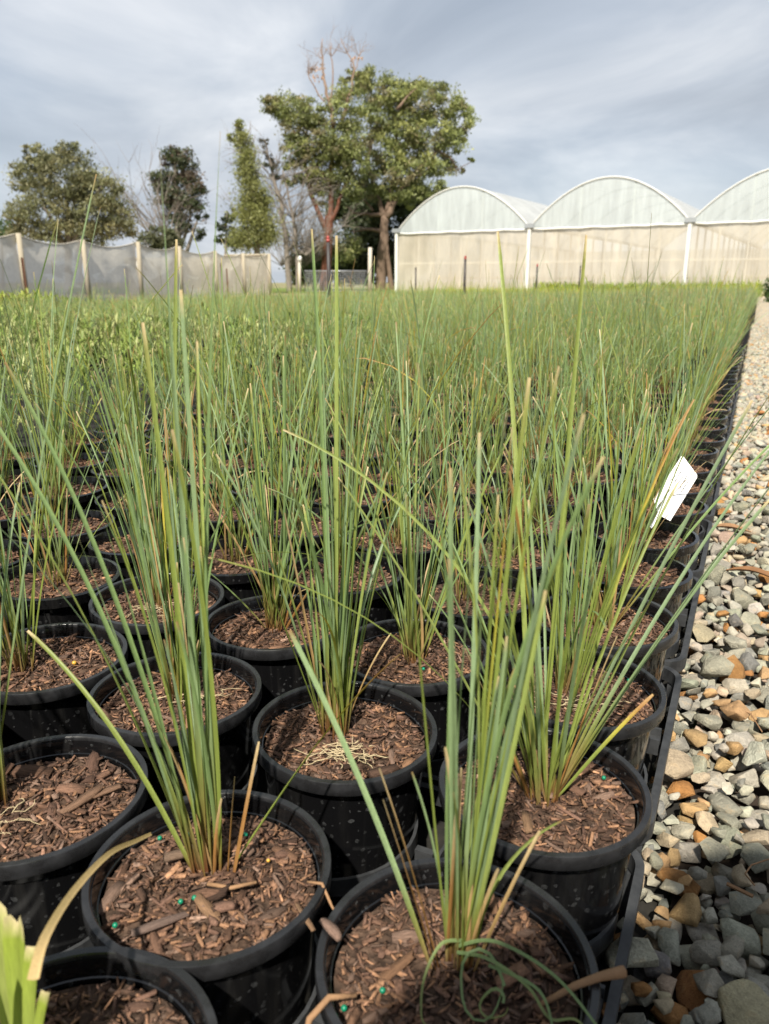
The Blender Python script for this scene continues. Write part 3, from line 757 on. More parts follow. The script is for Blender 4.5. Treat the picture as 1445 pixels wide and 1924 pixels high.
    twig((0, 0), [(.055, -.03, z + .012), (.08, -.022, POT_H), (.098, -.018, POT_H + .004), (.116, -.012, POT_H + .002)], [.0018, .0026, .003, .0042])
    twig((0, 0), [(-.07, -.03, z + .018), (-.088, -.036, POT_H + .003), (-.1, -.046, POT_H - .004), (-.103, -.056, POT_H - .012)], [.0016, .0022, .0024, .0015])
    twig((1, 0), [(.082, -.018, z + .02), (.094, -.022, POT_H + .002), (.102, -.03, POT_H - .012), (.108, -.038, POT_H - .016)], [.001, .0014, .0012, .0008])
    twig((1, 0), [(0.0, -.012, z + .012), (.02, -.016, z + .012), (.04, -.012, z + .014)], [.0016, .0018, .0012])
special_pieces()

# pot in the bottom corner with trimmed broad leaves
def cut_plant():
    rr = random.Random(21)
    root = empty('potted_broadleaf', (-.200, .347, .004)); tag(root, 'yellow-green broad leaves cut short in a black pot at the bed corner', 'potted plant')
    pot = obj('pot', POT_NEAR, root); obj('rim', RIM, pot)
    obj('potting_mix', SOILS[2], root); tag(obj('fine_mulch', MULCH[2], root), kind='stuff')
    for _ in range(60):
        q = 0.083 * math.sqrt(rr.random()); a = rr.uniform(0, 6.283); x, y = q * math.cos(a), q * math.sin(a); L = rr.uniform(.004, .01)
        o = obj('bark_chip', rr.choice(CHIP_ME), root, (x, y, soil_h(x, y, 2) + .002), (rr.gauss(0, .3), rr.gauss(0, .2), rr.uniform(0, 6.28)), (L, L * .8, L * .8)); o.color = (*chip_col(), 1)
    def leaf(bx, by, az, lean, L, w, c0, c1, tipc):
        n = 8; V = []; C = []; dh = Vector((math.sin(az), math.cos(az), 0)); sd = Vector((math.cos(az), -math.sin(az), 0)); sd = (sd * .8 + Vector((.6, 0, 0))).normalized()
        L *= .95; p = Vector((bx + .018, by, SOIL_Z))
        for i in range(n + 1):
            s = i / n; th = lean * (.5 + .7 * s); d = dh * math.sin(th) + Vector((0, 0, math.cos(th))); nn = sd.cross(d)
            hw = w * .5 * (.8 + .3 * s) * (.85 if i == n else 1)
            jag = rr.uniform(-.004, .004) if i == n else 0
            for t in (-1, -.5, 0, .5, 1):
                V.append(p + sd * hw * t + nn * (abs(t) * hw * .5) + d * (rr.uniform(-.004, .004) if i == n else 0))
                c = np.array(c0) * (1 - s) + np.array(c1) * s
                C.append(np.array(tipc) * rr.uniform(.6, 1.1) if i == n else c * (.78 if t == 0 else rr.uniform(.9, 1.08)))
            p = p + d * (L / n)
        F = [(i * 5 + k, i * 5 + k + 1, i * 5 + k + 6, i * 5 + k + 5) for i in range(n) for k in range(4)]
        obj('cut_leaf', mesh_np('cut_leaf', V, F, M['blade'], np.array(C), True), root)
    yg, pl, st = (.24, .30, .04), (.38, .42, .12), (.62, .52, .30)
    for bx, by, az, ln, L, w, c1 in ((-.052, .028, -.3, .05, .128, .015, pl), (-.042, .018, .5, .10, .124, .015, yg), (-.034, .008, 1.1, .16, .115, .014, yg), (-.030, .0, 1.5, .26, .095, .012, yg), (-.062, .012, -1, .12, .13, .015, pl), (-.05, .0, 2, .12, .105, .013, pl), (-.07, .02, -1.4, .25, .13, .015, yg)):
        leaf(bx, by, az, ln, L, w, (.30, .36, .10), c1, st)
    # long dry blade arching to the neighbouring pot
    pts = [at(62, 1840, .335), at(85, 1760, .36), at(140, 1672, .42), at(205, 1604, .475), at(255, 1580, .51), at(285, 1566, .53)]
    P = [Vector(p) - root.location for p in pts]; fine = []
    for i in range(len(P) - 1):
        for t in (0, .25, .5, .75): 
            a, b, c, d = P[max(0, i - 1)], P[i], P[i + 1], P[min(len(P) - 1, i + 2)]
            fine.append(.5 * ((2 * b) + (c - a) * t + (2 * a - 5 * b + 4 * c - d) * t * t + (3 * b - a - 3 * c + d) * t ** 3))
    fine.append(P[-1]); V = []; C = []; n = len(fine)
    for i, p in enumerate(fine):
        d = (fine[min(n - 1, i + 1)] - fine[max(0, i - 1)]).normalized(); sd = d.cross(Vector((.2, -.75, .6))).normalized(); up = sd.cross(d)
        w = .0032 * (1 - .62 * i / n); c = np.array((.55, .40, .19)) * (1 - .2 * i / n)
        V += [p - sd * w, p - up * w * .4, p + sd * w]; C += [c, c * .85, c]
    F = [(i * 3 + k, i * 3 + k + 1, i * 3 + k + 4, i * 3 + k + 3) for i in range(n - 1) for k in (0, 1)]
    obj('dry_leaf', mesh_np('dry_leaf', V, F, M['blade'], np.array(C), True), root)
    b = MB(); b.tube([(.055, .04, SOIL_Z + .012), (.085, .03, POT_H + .002), (.10, .022, POT_H + .004)], [.0025, .003, .0042], 7); b.build('twig', M['twig'], root, True)
cut_plant()

# mid distance plants: pot, mix, mulch and blades; far ones join one mass
def field():
    rr = random.Random(99)
    clumps = []
    for i in range(22):
        V, F, C = clump_mesh(rr, rr.randint(26, 42), 8, .30, .295, 0.88)
        clumps.append(mesh_np('grass_blades', V, F, M['blade'], C, True))
    cand = []
    for r in range(0, 44):
        for k in range(-2, int(BED_L / STEP_A)):
            if (r, k) in NEAR or (r == 0 and k < 0) or (r <= 2 and k < 0): continue
            p = cell(r, k)
            if p.y < .38: continue
            q = to_px((p.x, p.y, .35)); top = to_px((p.x, p.y, .55))
            if q is None or q[0] < -900 or q[0] > 1700: continue
            if 9 <= r <= 30 and k < 20: continue
            dist = p.length
            shown = -130 < q[0] < 1500 and dist > .6
            cand.append((dist, r, k, p, shown))
    cand.sort(key=lambda t: t[0])
    n = 300 - len(NEAR); far = []
    for dist, r, k, p, shown in cand:
        if shown and n > 0:
            n -= 1
            j = Vector((rr.gauss(0, .004), rr.gauss(0, .004)))
            root = empty('potted_grass', (p.x + j.x, p.y + j.y, .004), rr.uniform(0, 6.28)); root.rotation_euler = (rr.gauss(0, .015), rr.gauss(0, .015), root.rotation_euler[2])
            tag(root, pot_label(r, k), 'potted plant', GROUP, 'thing')
            obj('pot', POT_MID, root); s = rr.randrange(5)
            obj('potting_mix', SOILS_MID[s], root)
            if dist < 4.2: tag(obj('fine_mulch', MULCH_MID[s], root), kind='stuff')
            o = obj('grass_blades', rr.choice(clumps), root, (rr.gauss(0, .01), rr.gauss(0, .01), 0), (0, 0, rr.uniform(0, 6.28)), (1, 1, rr.uniform(.9, 1.1))); o['kind'] = 'stuff'
        else: far.append((dist, r, k, p))
    # one mass of farther pots
    tl = []
    for i in range(10):
        tl.append(clump_mesh(rr, 34, 4, .31, .31, 1.1))
    tl2 = [clump_mesh(rr, 26, 3, .31, .315, 1.5) for _ in range(8)]
    Vs, Fs, Cs = [], [], []; o = 0
    pb = MB(); pb.lathe([(.076, 0), (.0885, .168), (.1, .169), (.1, .185), (.089, .185), (.087, .166), (0.001, .168)], 12)
    PV = np.array(pb.v); PF = np.array(pb.f)
    pV, pF, pC = [], [], []; po = 0
    for dist, r, k, p in far:
        V, F, C = rr.choice(tl if dist < 9 else tl2)
        a = rr.uniform(0, 6.28); c, s = math.cos(a), math.sin(a); W = V.copy(); hs_ = (1.0 if r < 9 else .78) * rr.uniform(.9, 1.08)
        W[:, 0] = c * V[:, 0] - s * V[:, 1] + p.x; W[:, 1] = s * V[:, 0] + c * V[:, 1] + p.y; W[:, 2] = (V[:, 2] - SOIL_Z) * hs_ + SOIL_Z + .004
        tint = np.array((1.5, 1.45, .5)) if k >= 92 else np.array((1.0, 1.0, 1.0)) if r < 9 else np.array((1.08, 1.12, 1.0))
        Vs.append(W); Fs.append(F + o); Cs.append(C * tint * rr.uniform(.95, 1.25)); o += len(V)
        pV.append(PV + np.array((p.x, p.y, .004))); pF.append(PF + po); po += len(PV)
        col = np.tile(np.array((.008, .008, .009)), (len(PV), 1)); col[5 * 12:] = (.06, .038, .026); pC.append(col)
    root = empty('far_potted_grass'); tag(root, 'dense mass of potted grass stretching back to the sheds', 'potted plant', kind='stuff')
    tag(obj('grass_blades', mesh_np('far_blades', np.concatenate(Vs), np.concatenate(Fs), M['blade_far'], np.concatenate(Cs), True), root), kind='stuff')
    tag(obj('pots', mesh_np('far_pots', np.concatenate(pV), np.concatenate(pF), M['chip_attr'], np.concatenate(pC)), root), kind='stuff')
field()

# leafy seedlings of the next bed and the yellow-green mass at the far end
def leafy_mass(name, label, area, spacing, h0, n_leaf, ll, lw, cols, seed):
    rr = random.Random(seed); V = []; C = []
    (u0, u1, v0, v1) = area
    u = u0
    while u < u1:
        v = v0
        while v < v1:
            p = uv(-u + rr.gauss(0, .03), v + rr.gauss(0, .03)); v += spacing
            q = to_px((p.x, p.y, h0))
            if q is None or q[0] < -500 or q[0] > 1800: continue
            H = h0 * rr.uniform(.75, 1.2); base = np.array(cols[rr.randrange(len(cols))])
            for _ in range(n_leaf):
                a = rr.uniform(0, 6.28); t = rr.uniform(.15, 1.1); d = Vector((math.cos(a) * math.sin(t), math.sin(a) * math.sin(t), math.cos(t)))
                b0 = Vector((p.x + rr.gauss(0, .03), p.y + rr.gauss(0, .03), .17 + (H - .17) * rr.random() * .75)); L = ll * rr.uniform(.6, 1.3)
                sd = d.cross(Vector((0, 0, 1))).normalized() * lw * rr.uniform(.7, 1.2); c = base * rr.uniform(.7, 1.3)
                V += [b0 - sd * .25, b0 + d * L * .5 - sd, b0 + d * L * .98 + Vector((0, 0, -L * .15)), b0 + d * L * .5 + sd]; C += [c] * 4
        u += spacing
    F = np.arange(len(V)).reshape(-1, 4)
    o = obj(name, mesh_np(name, np.array([tuple(x) for x in V]), F, M['blade_far'], np.array(C)))
    tag(o, label, 'seedlings', kind='stuff')
leafy_mass('leafy_seedlings', 'pale yellow-green leafy seedlings massed beyond the grass bed', (2.0, 6.6, -.5, 4.4), 0.21, .48, 70, .065, .005,
           [(.20, .27, .06), (.28, .32, .10), (.15, .22, .05), (.34, .36, .15)], 31)
leafy_mass('yellow_leafy_seedlings', 'yellow-green broad leafed seedlings before the shade fence', (9.4, 17.0, 2.0, 9.0), 0.26, .50, 30, .15, .02,
           [(.28, .34, .05), (.22, .30, .05), (.34, .38, .09)], 33)
leafy_mass('marigold_seedlings', 'bright yellow-green seedlings at the far end of the bed', (-.1, 6.5, BED_L - 1.6, BED_L + .4), .22, .62, 30, .22, .012,
           [(.26, .32, .03), (.20, .29, .03), (.30, .34, .05)], 32)

# ------------------------------------------------------------------ pot trays
def trays():
    zt = .080; hb = .020
    def band(loop, th, closed=True):       # vertical band with thickness along a loop of 2d points
        n = len(loop); inner = []
        b = MB(); vs = []
        for i, p in enumerate(loop):
            a, c = Vector(loop[i - 1]), Vector(loop[(i + 1) % n]); t = (c - a).normalized(); nn = Vector((t.y, -t.x))
            for off in (th / 2, -th / 2):
                for z in (zt - hb, zt): vs.append((p[0] + nn.x * off, p[1] + nn.y * off, z))
        fs = []
        for i in range(n):
            j = (i + 1) % n; a, c = i * 4, j * 4
            fs += [(a, c, c + 1, a + 1), (a + 3, c + 3, c + 2, a + 2), (a + 1, c + 1, c + 3, a + 3), (a + 2, c + 2, c, a)]
        b.add(vs, fs); return b
    def rrect(hx, hy, r, n=8):
        out = []
        for cx, cy, a0 in ((hx - r, hy - r, 0), (-hx + r, hy - r, 90), (-hx + r, -hy + r, 180), (hx - r, -hy + r, 270)):
            for i in range(n + 1): a = R(a0 + 90 * i / n); out.append((cx + r * math.cos(a), cy + r * math.sin(a)))
        return out
    HX, HY = STEP_B * 1.5 + .1025, STEP_A * .5 + .0985
    frame = band(rrect(HX, HY, .035), .009)
    for sx in (-1, 1):
        for sy in (-1, 1): frame.box((sx * (HX - .01), sy * (HY - .012), zt / 2 - .012), (.006, .006, zt / 2 - .012))
        for f in (-.5, 0, .5): frame.box((sx * (HX - .004), f * HY, zt / 2 - .011), (.003, .007, zt / 2 - .0115))
    frame_me = frame.mesh('frame', M['tray'])
    ring_me = band([(.0895 * math.cos(2 * math.pi * i / 40), .0895 * math.sin(2 * math.pi * i / 40)) for i in range(40)], .0035).mesh('ring', M['tray'])
    cl = MB()
    for s in (-1, 1): cl.box((0, s * .014, zt - .008), (.011, .002, .011))
    cl.box((0, 0, zt - .010), (.011, .0118, .0025)); cl.box((-.0085, 0, zt - .004), (.002, .0118, .0062))
    clip_me = cl.mesh('clip', M['tray'])
    st = MB(); st.box((0, 0, zt - .011), (.010, .004, .0085)); strut_me = st.mesh('strut', M['tray'])
    def make(t, g, label):
        c = (cell(4 * g, 2 * t) + cell(4 * g + 3, 2 * t + 1)) / 2
        root = empty('pot_tray', (c.x, c.y, 0), -ROW_ANG); tag(root, label, 'pot tray', 'pot trays under the rows')
        obj('frame', frame_me, root)
        for i in range(4):
            for j in range(2):
                x, y = (1.5 - i) * STEP_B, (j - .5) * STEP_A
                obj('ring', ring_me, root, (x, y, 0))
        for i in range(3):
            for j in (-1, 1): obj('strut', strut_me, root, ((1 - i) * STEP_B, j * .5 * STEP_A, 0))
        for i in range(4): obj('strut', strut_me, root, ((1.5 - i) * STEP_B, 0, 0), (0, 0, math.pi / 2))
        for s in (0, math.pi): obj('clip', clip_me, root, ((HX - .019) * math.cos(s), 0, 0), (0, 0, s))
    for t in range(-1, 11):
        make(t, 0, 'black plastic pot tray along the gravel, %s from the front' % ORD(t + 2))
    for g in (1, 2):
        for t in range(0, 3): make(t, g, 'black plastic pot tray deep in the bed, %s back, %s in from the gravel' % (ORD(t + 2), ORD(g + 1)))
trays()

# ------------------------------------------------------------------ plant tag, fallen leaves
def plant_tag():
    # stands in a pot of the outer row
    A, B_, C_, D_ = at(1280, 866, 1.44), at(1312, 884, 1.46), at(1264, 962, 1.37), at(1222, 955, 1.35)
    o = empty('plant_tag', (A + B_ + C_ + D_) / 4); tag(o, 'white printed plant tag leaning among the grass by the gravel', 'plant tag')
    c = o.location; ey = ((A + B_) - (C_ + D_)); L = ey.length / 2; ey.normalize(); ex = ((B_ + C_) - (A + D_)); W = ex.length / 2; ex = (ex - ey * ex.dot(ey)).normalized(); n = ex.cross(ey)
    b = MB(); loop = [(-W / 2, -L / 2), (-.004, -L / 2 - .012), (-.002, -L / 2 - .05), (.002, -L / 2 - .05), (.004, -L / 2 - .012), (W / 2, -L / 2), (W / 2, L / 2 - .005), (W / 2 - .003, L / 2), (-W / 2 + .003, L / 2), (-W / 2, L / 2 - .003)]
    vs = [ex * x + ey * y + n * z for z in (0, .0008) for x, y in loop]; k = len(loop)
    b.add(vs, [tuple(range(k))[::-1], tuple(range(k, 2 * k))] + [(i, (i + 1) % k, k + (i + 1) % k, k + i) for i in range(k)])
    b.build('card', M['tag_white'], o)
    rr = random.Random(3); p = MB()
    for line in range(4):                                       # lines of fine print that run up the card
        x0 = -W * .18 + line * W * .15; y = L * .02
        while y < L * .30 - (line % 2) * .008:
            w = rr.uniform(.0012, .0035)
            p.box(ex * (x0 + rr.uniform(-.0006, .0006)) + ey * (y + w / 2) + n * .0011, (.0011, w / 2, .0002), (ex, ey, n)); y += w + rr.uniform(.0008, .0022)
    tag(p.build('print', M['print_dark'], o), kind='stuff')
plant_tag()
def fallen():
    def leaf(name, label, p0, p1, w, curl, mat):
        p0, p1 = Vector(p0), Vector(p1); d = p1 - p0; L = d.length; d.normalize(); sd = d.cross(Vector((0, 0, 1))).normalized(); n = 14; V = []
        for i in range(n + 1):
            s = i / n; hw = w * (math.sin(math.pi * min(.98, max(.02, s)) ** .8) * .9 + .08); z = curl * math.sin(math.pi * s)
            for t in (-1, 0, 1): V.append(p0 + d * L * s + sd * hw * t + Vector((0, 0, z + abs(t) * hw * .5)))
        F = [(i * 3 + k, i * 3 + k + 1, i * 3 + k + 4, i * 3 + k + 3) for i in range(n) for k in (0, 1)]
        V2 = [v - Vector((0, 0, .0012)) for v in V]; m = len(V)
        F2 = F + [tuple(q + m for q in reversed(f)) for f in F]
        o = obj(name, mesh_np(name, V + V2, F2, M[mat], None, True)); tag(o, label, 'fallen leaf')
    a, b = at(1362, 1072, 1.62), at(1470, 1096, 1.55); a.z = b.z = .05
    k = .60 / .65
    def g(px, py, z=.045):
        q = at(px, py, 1.0); t = (CAM_Z - z) / (CAM_Z - q.z); return Vector((q.x * t, t, z))
    leaf('fallen_leaf', 'long brown gum leaf curled on the gravel', g(1362, 1072), g(1475, 1098), .014, .012, 'dead_leaf')
    leaf('fallen_leaf', 'flat tan gum leaf on the gravel beyond the curled one', g(1338, 990), g(1412, 1000), .016, .004, 'twig')
    def straw(label, pts, rad=.0009):
        b = MB(); b.tube(pts, rad, 5); o = b.build('dry_straw', M['twig']); tag(o, label, 'straw')
    straw('thin dry straw lying across the shaded stones', [g(1445, 1614), g(1412, 1625), g(1400, 1642), g(1418, 1664)])
    straw('short brown stick between grey stones', [g(1366, 1660, .05), g(1415, 1684, .05)], .0022)
    straw('fine straw bent over the sunlit stones', [g(1370, 1330), g(1410, 1340), g(1432, 1375)])
fallen()

# ------------------------------------------------------------------ sprinkler risers and star pickets
def riser(px, ytop, Y, label, r=.02, red=True, mat='riser_dark'):
    p = at(px, 531, Y); top = at(px, ytop, Y).z
    o = empty('sprinkler_riser', (p.x, p.y, 0)); tag(o, label, 'sprinkler', 'sprinkler risers in the beds')
    b = MB(); b.tube([(0, 0, -.02), (0, 0, top * .5), (0, 0, top - .06)], [r, r * .95, r * .85], 10); b.build('pipe', M[mat], o, True)
    b = MB(); b.tube([(0, 0, top - .06), (0, 0, top - .02)], [r * .9, r * .9], 10); b.tube([(0, 0, top - .02), (0, 0, top - .012), (0, 0, top + .02)], [r * .5, r * 1.0, r * .4], 10)
    b.build('sprinkler_head', M['red_plastic' if red else 'riser_dark'], o, True)
riser(618, 446, 10.7, 'tall dark sprinkler riser with a red head before the gum trunk', .027)
riser(873, 482, 17.5, 'dark sprinkler riser with a red head before the first greenhouse bay', .03)
riser(1008, 497, 24, 'slim sprinkler riser just beside the first greenhouse column pair', .03)
riser(1089, 500, 25, 'slim dark riser before the middle greenhouse bay', .025, False)
riser(781, 503, 24, 'slim dark riser near the greenhouse corner', .025, False)
def picket(px, ytop, Y, label):
    p = at(px, 531, Y); top = at(px, ytop, Y).z
    b = MB(); h = top / 2
    for a in (0, 120, 240): 
        d = Vector((math.cos(R(a)), math.sin(R(a)), 0)); b.box(d * .018 + Vector((0, 0, h)), (.018, .003, h), (d, Vector((-d.y, d.x, 0)), Vector((0, 0, 1))))
    o = b.build('star_picket', M['riser_rust'], None, False, (p.x, p.y, 0)); tag(o, label, 'fence stake', 'rusty stakes along the shade fence')
picket(47, 484, 22.5, 'rusty steel stake beside the stoutest fence post'); picket(240, 500, 30, 'rusty steel stake by the third fence post')
picket(417, 494, 36.5, 'taller rusty stake before the fence'); picket(427, 504, 36.8, 'shorter rusty stake beside the taller one')

# ------------------------------------------------------------------ shade-cloth fence
def fence():
    A = Vector((-10.75, 24.0, 0)); E_ = Vector((-6.15, 43.0, 0)); d = (E_ - A) / 6; H = 2.0
    root = empty('shade_fence', A); tag(root, 'grey shade cloth fence sagging between pale timber posts', 'fence')
    rr = random.Random(4); tops = []
    for i in range(-2, 7):
        p = d * i + Vector((rr.uniform(-.05, .05), 0, 0)); h = H + rr.uniform(-.04, .08)
        ln = Vector((rr.uniform(-.06, .06), rr.uniform(-.05, .05), 0)); b = MB()
        b.tube([p, p + Vector((0, 0, h * .5)) + ln * .5, p + Vector((0, 0, h + .05)) + ln], [.085, .08, .075], 10)
        b.build('post', M['timber_pale'], root, True); tops.append((p + ln, h))
    nrm = Vector((d.y, -d.x, 0)).normalized()
    for i in range(len(tops) - 1):
        (p, h0), (q, h1) = tops[i], tops[i + 1]; n, m = 16, 10; V = []
        off = -nrm * .10
        for a in range(n + 1):
            s = a / n; sag = .20 * (1 - (2 * s - 1) ** 2)
            for c in range(m + 1):
                t = c / m; z = t * ((h0 * (1 - s) + h1 * s) - sag)
                bl = .10 * math.sin(math.pi * s) * math.sin(math.pi * t) + .07 * mnoise.noise(Vector((s * 5 + i * 3, t * 4 + s * 3, 1.3)))
                V.append(p * (1 - s) + q * s + off + nrm * bl + Vector((0, 0, z + .02)))
        F = [(a * (m + 1) + c, (a + 1) * (m + 1) + c, (a + 1) * (m + 1) + c + 1, a * (m + 1) + c + 1) for a in range(n) for c in range(m)]
        obj('cloth_panel', mesh_np('cloth_panel', V, F, M['cloth'], None, True), root)
        b = MB(); b.tube([V[a * (m + 1) + m] + Vector((0, 0, .01)) for a in range(n + 1)], .022, 6); b.build('top_wire', M['timber_white'], root, True)
    # end brace and the return running back from the corner
    e, h = tops[-1]; b = MB(); b.tube([e + Vector((.02, .0, h)), e + d * .0 + Vector((-2.6, 1.2, h))], .06, 8); b.build('brace', M['timber_pale'], root, True)
    V = []; q = e + Vector((-9, 4.0, 0))
    for s in np.linspace(0, 1, 10):
        for t in (0, .5, 1): V.append(e * (1 - s) + q * s + Vector((0, .1, t * (h - .1 * (1 - (2 * s - 1) ** 2)))))
    F = [(a * 3 + c, a * 3 + 3 + c, a * 3 + 4 + c, a * 3 + 1 + c) for a in range(9) for c in (0, 1)]
    obj('cloth_panel', mesh_np('cloth_panel', V, F, M['cloth'], None, True), root)
fence()

# ------------------------------------------------------------------ gate
def gate():
    Y = 52.0; root = empty('farm_gate', at(632, 531, Y) * 1.0); root.location.z = 0
    tag(root, 'low galvanised mesh farm gate under the gum trees', 'gate')
    x0, x1 = at(573, 531, Y).x - root.location.x, at(689, 531, Y).x - root.location.x; h = at(632, 509, Y).z
    b = MB(); b.tube([(x0, 0, .12), (x0, 0, h), (x1, 0, h), (x1, 0, .12), (x0, 0, .12)], .035, 8); b.tube([(.02, 0, .12), (.02, 0, h)], .045, 8); b.build('gate_frame', M['galvanised'], root, True)
    m = MB()
    for i in range(1, 26): x = x0 + (x1 - x0) * i / 26; m.box((x, 0, (h + .12) / 2), (.008, .008, (h - .12) / 2))
    for i in range(1, 9): z = .12 + (h - .12) * i / 9; m.box(((x0 + x1) / 2, .02, z), ((x1 - x0) / 2, .008, .008))
    tag(m.build('wire_mesh', M['galvanised'], root), kind='stuff')
    for px, yt, r, lab, cap in ((563, 492, .10, 'short pale gate post with a white cap', True), (695, 465, .13, 'tall pale timber gate post by the greenhouse', False)):
        p = at(px, 531, Y); z = at(px, yt, Y).z; q = empty('gate_post', (p.x, p.y, 0)); tag(q, lab, 'post', 'gate posts')
        b = MB(); b.tube([(0, 0, -.05), (0, 0, z * .5), (.03, 0, z)], [r, r * .95, r * .92], 12); b.build('timber', M['timber_white'], q, True)
        if cap:
            b = MB(); b.tube([(.03, 0, z + .0), (.05, 0, z + .2), (.1, 0, z + .35)], [.11, .14, .08], 8); b.build('cap', M['white_steel'], q, True)
gate()

# ------------------------------------------------------------------ greenhouse
def greenhouse():
    O = Vector((.88, 58.0, 0)); fx = Vector((math.sin(R(120)), math.cos(R(120)), 0)); fy = Vector((math.sin(R(30)), math.cos(R(30)), 0)); W = 9.84; Ln = 42.0
    EH = at(745, 437, 58.0).z; RISE = 2.75
    root = empty('greenhouse', O); root.rotation_euler = (0, 0, math.atan2(fx.y, fx.x))
    tag(root, 'white plastic greenhouse with joined arched bays', 'greenhouse')
    def arch(i, n=28, dz=0.0, sh=0.0):
        pts = []
        for k in range(n + 1):
            s = k / n; pts.append((i * W + sh + s * (W - 2 * sh), EH + dz + RISE * (math.sin(math.pi * s) ** .86 * .62 + (1 - (2 * s - 1) ** 2) * .38)))
        return pts
    NB = 4
    for i in range(NB + 1):
        b = MB(); b.box((i * W, -.02, EH / 2), (.10, .09, EH / 2)); b.build('column', M['white_steel'], root)
        b = MB(); b.box((i * W, Ln / 2, EH + .10), (.22, Ln / 2 + .1, .09)); b.box((i * W, -.12, EH + .12), (.30, .06, .13)); b.build('gutter', M['galvanised'], root)
        inn = MB()
        for j in range(1, 15): inn.box((i * W, j * 3.0, EH / 2), (.05, .05, EH / 2))
        tag(inn.build('inner_posts', M['bark_grey'], root), kind='stuff')
    for i in range(NB):
        a = arch(i); n = len(a)
        b = MB(); b.tube([(x, -.05, z) for x, z in a], .042, 8); b.build('hoop', M['white_steel'], root, True)
        V = [(x, y, z + .03) for y in np.linspace(0.06, Ln, 15) for x, z in a]
        F = [(r * n + k, r * n + k + 1, (r + 1) * n + k + 1, (r + 1) * n + k) for r in range(14) for k in range(n - 1)]
        obj('roof_film', mesh_np('roof_film', V, F, M['film_roof'], None, True), root)
        for j in range(1, 8):
            b = MB(); b.tube([(x, j * 6.0, z - .02) for x, z in arch(i, 16)], .04, 6); b.build('roof_hoop', M['galvanised'], root, True)
        V = [(x, 0.0, zz) for x, z in a for zz in (EH - .05, z)]
        F = [(k * 2, k * 2 + 2, k * 2 + 3, k * 2 + 1) for k in range(n - 1)]
        obj('gable_film', mesh_np('gable_film', V, F, M['film_clear'], None), root)
        for s in (.33, .66):
            x = i * W + W * s; z = np.interp(x, [p[0] for p in a], [p[1] for p in a]); b = MB(); b.box((x, .06, (EH + z) / 2), (.06, .04, (z - EH) / 2)); b.build('gable_stud', M['white_steel'], root)
        # lower wall in drop-curtain panels
        m = 24; V = []
        for k in range(m + 1):
            x = i * W + .13 + (W - .26) * k / m
            for t in range(7): z = (EH - .06) * t / 6; V.append((x, .03 + .05 * mnoise.noise(Vector((x * 1.7, z * .4, 2.0))), z))
        F = [(k * 7 + t, k * 7 + 7 + t, k * 7 + 8 + t, k * 7 + 1 + t) for k in range(m) for t in range(6)]
        obj('wall_film', mesh_np('wall_film', V, F, M['film_cream'], None, True), root)
        b = MB(); b.tube([(i * W + .1 + (W - .2) * k / 12, -.04, EH - .06 - .06 * abs(math.sin(k * 1.9))) for k in range(13)], .06, 8); b.build('curtain_roll', M['white_steel'], root, True)
        b = MB(); b.bar((i * W + .13, .12, EH * .48), (i * W + W - .13, .12, EH * .48), .06, .08); b.build('girt', M['white_steel'], root)
        for s in (.17, .33, .5, .66, .83):
            b = MB(); b.box((i * W + W * s, .16, EH / 2), (.04, .03, EH / 2)); b.build('stud', M['white_steel'], root)
        V = [(i * W, Ln, 0), (i * W + W, Ln, 0), (i * W + W, Ln, EH), (i * W, Ln, EH)]
        obj('back_film', mesh_np('back_film', V, [(0, 1, 2, 3)], M['film_cream']), root)
        # benches and shade inside that show through the film
        b = MB(); b.box((i * W + W * .5, Ln * .35, 1.0), (W * .36, Ln * .28, .05))
        b.build('bench', M['timber_pale'], root)
    for x in (0.02, NB * W - .02):
        V = [(x, y, z) for y in np.linspace(0, Ln, 15) for z in (0, EH * .5, EH)]
        F = [(r * 3 + c, r * 3 + 3 + c, r * 3 + 4 + c, r * 3 + 1 + c) for r in range(14) for c in (0, 1)]
        obj('side_film', mesh_np('side_film', V, F, M['film_cream']), root)
    b = MB(); b.add([(0, 0, .0), (NB * W, 0, .0), (NB * W, Ln, .0), (0, Ln, .0)], [(0, 1, 2, 3)]); b.build('inner_floor', M['track'], root)
greenhouse()

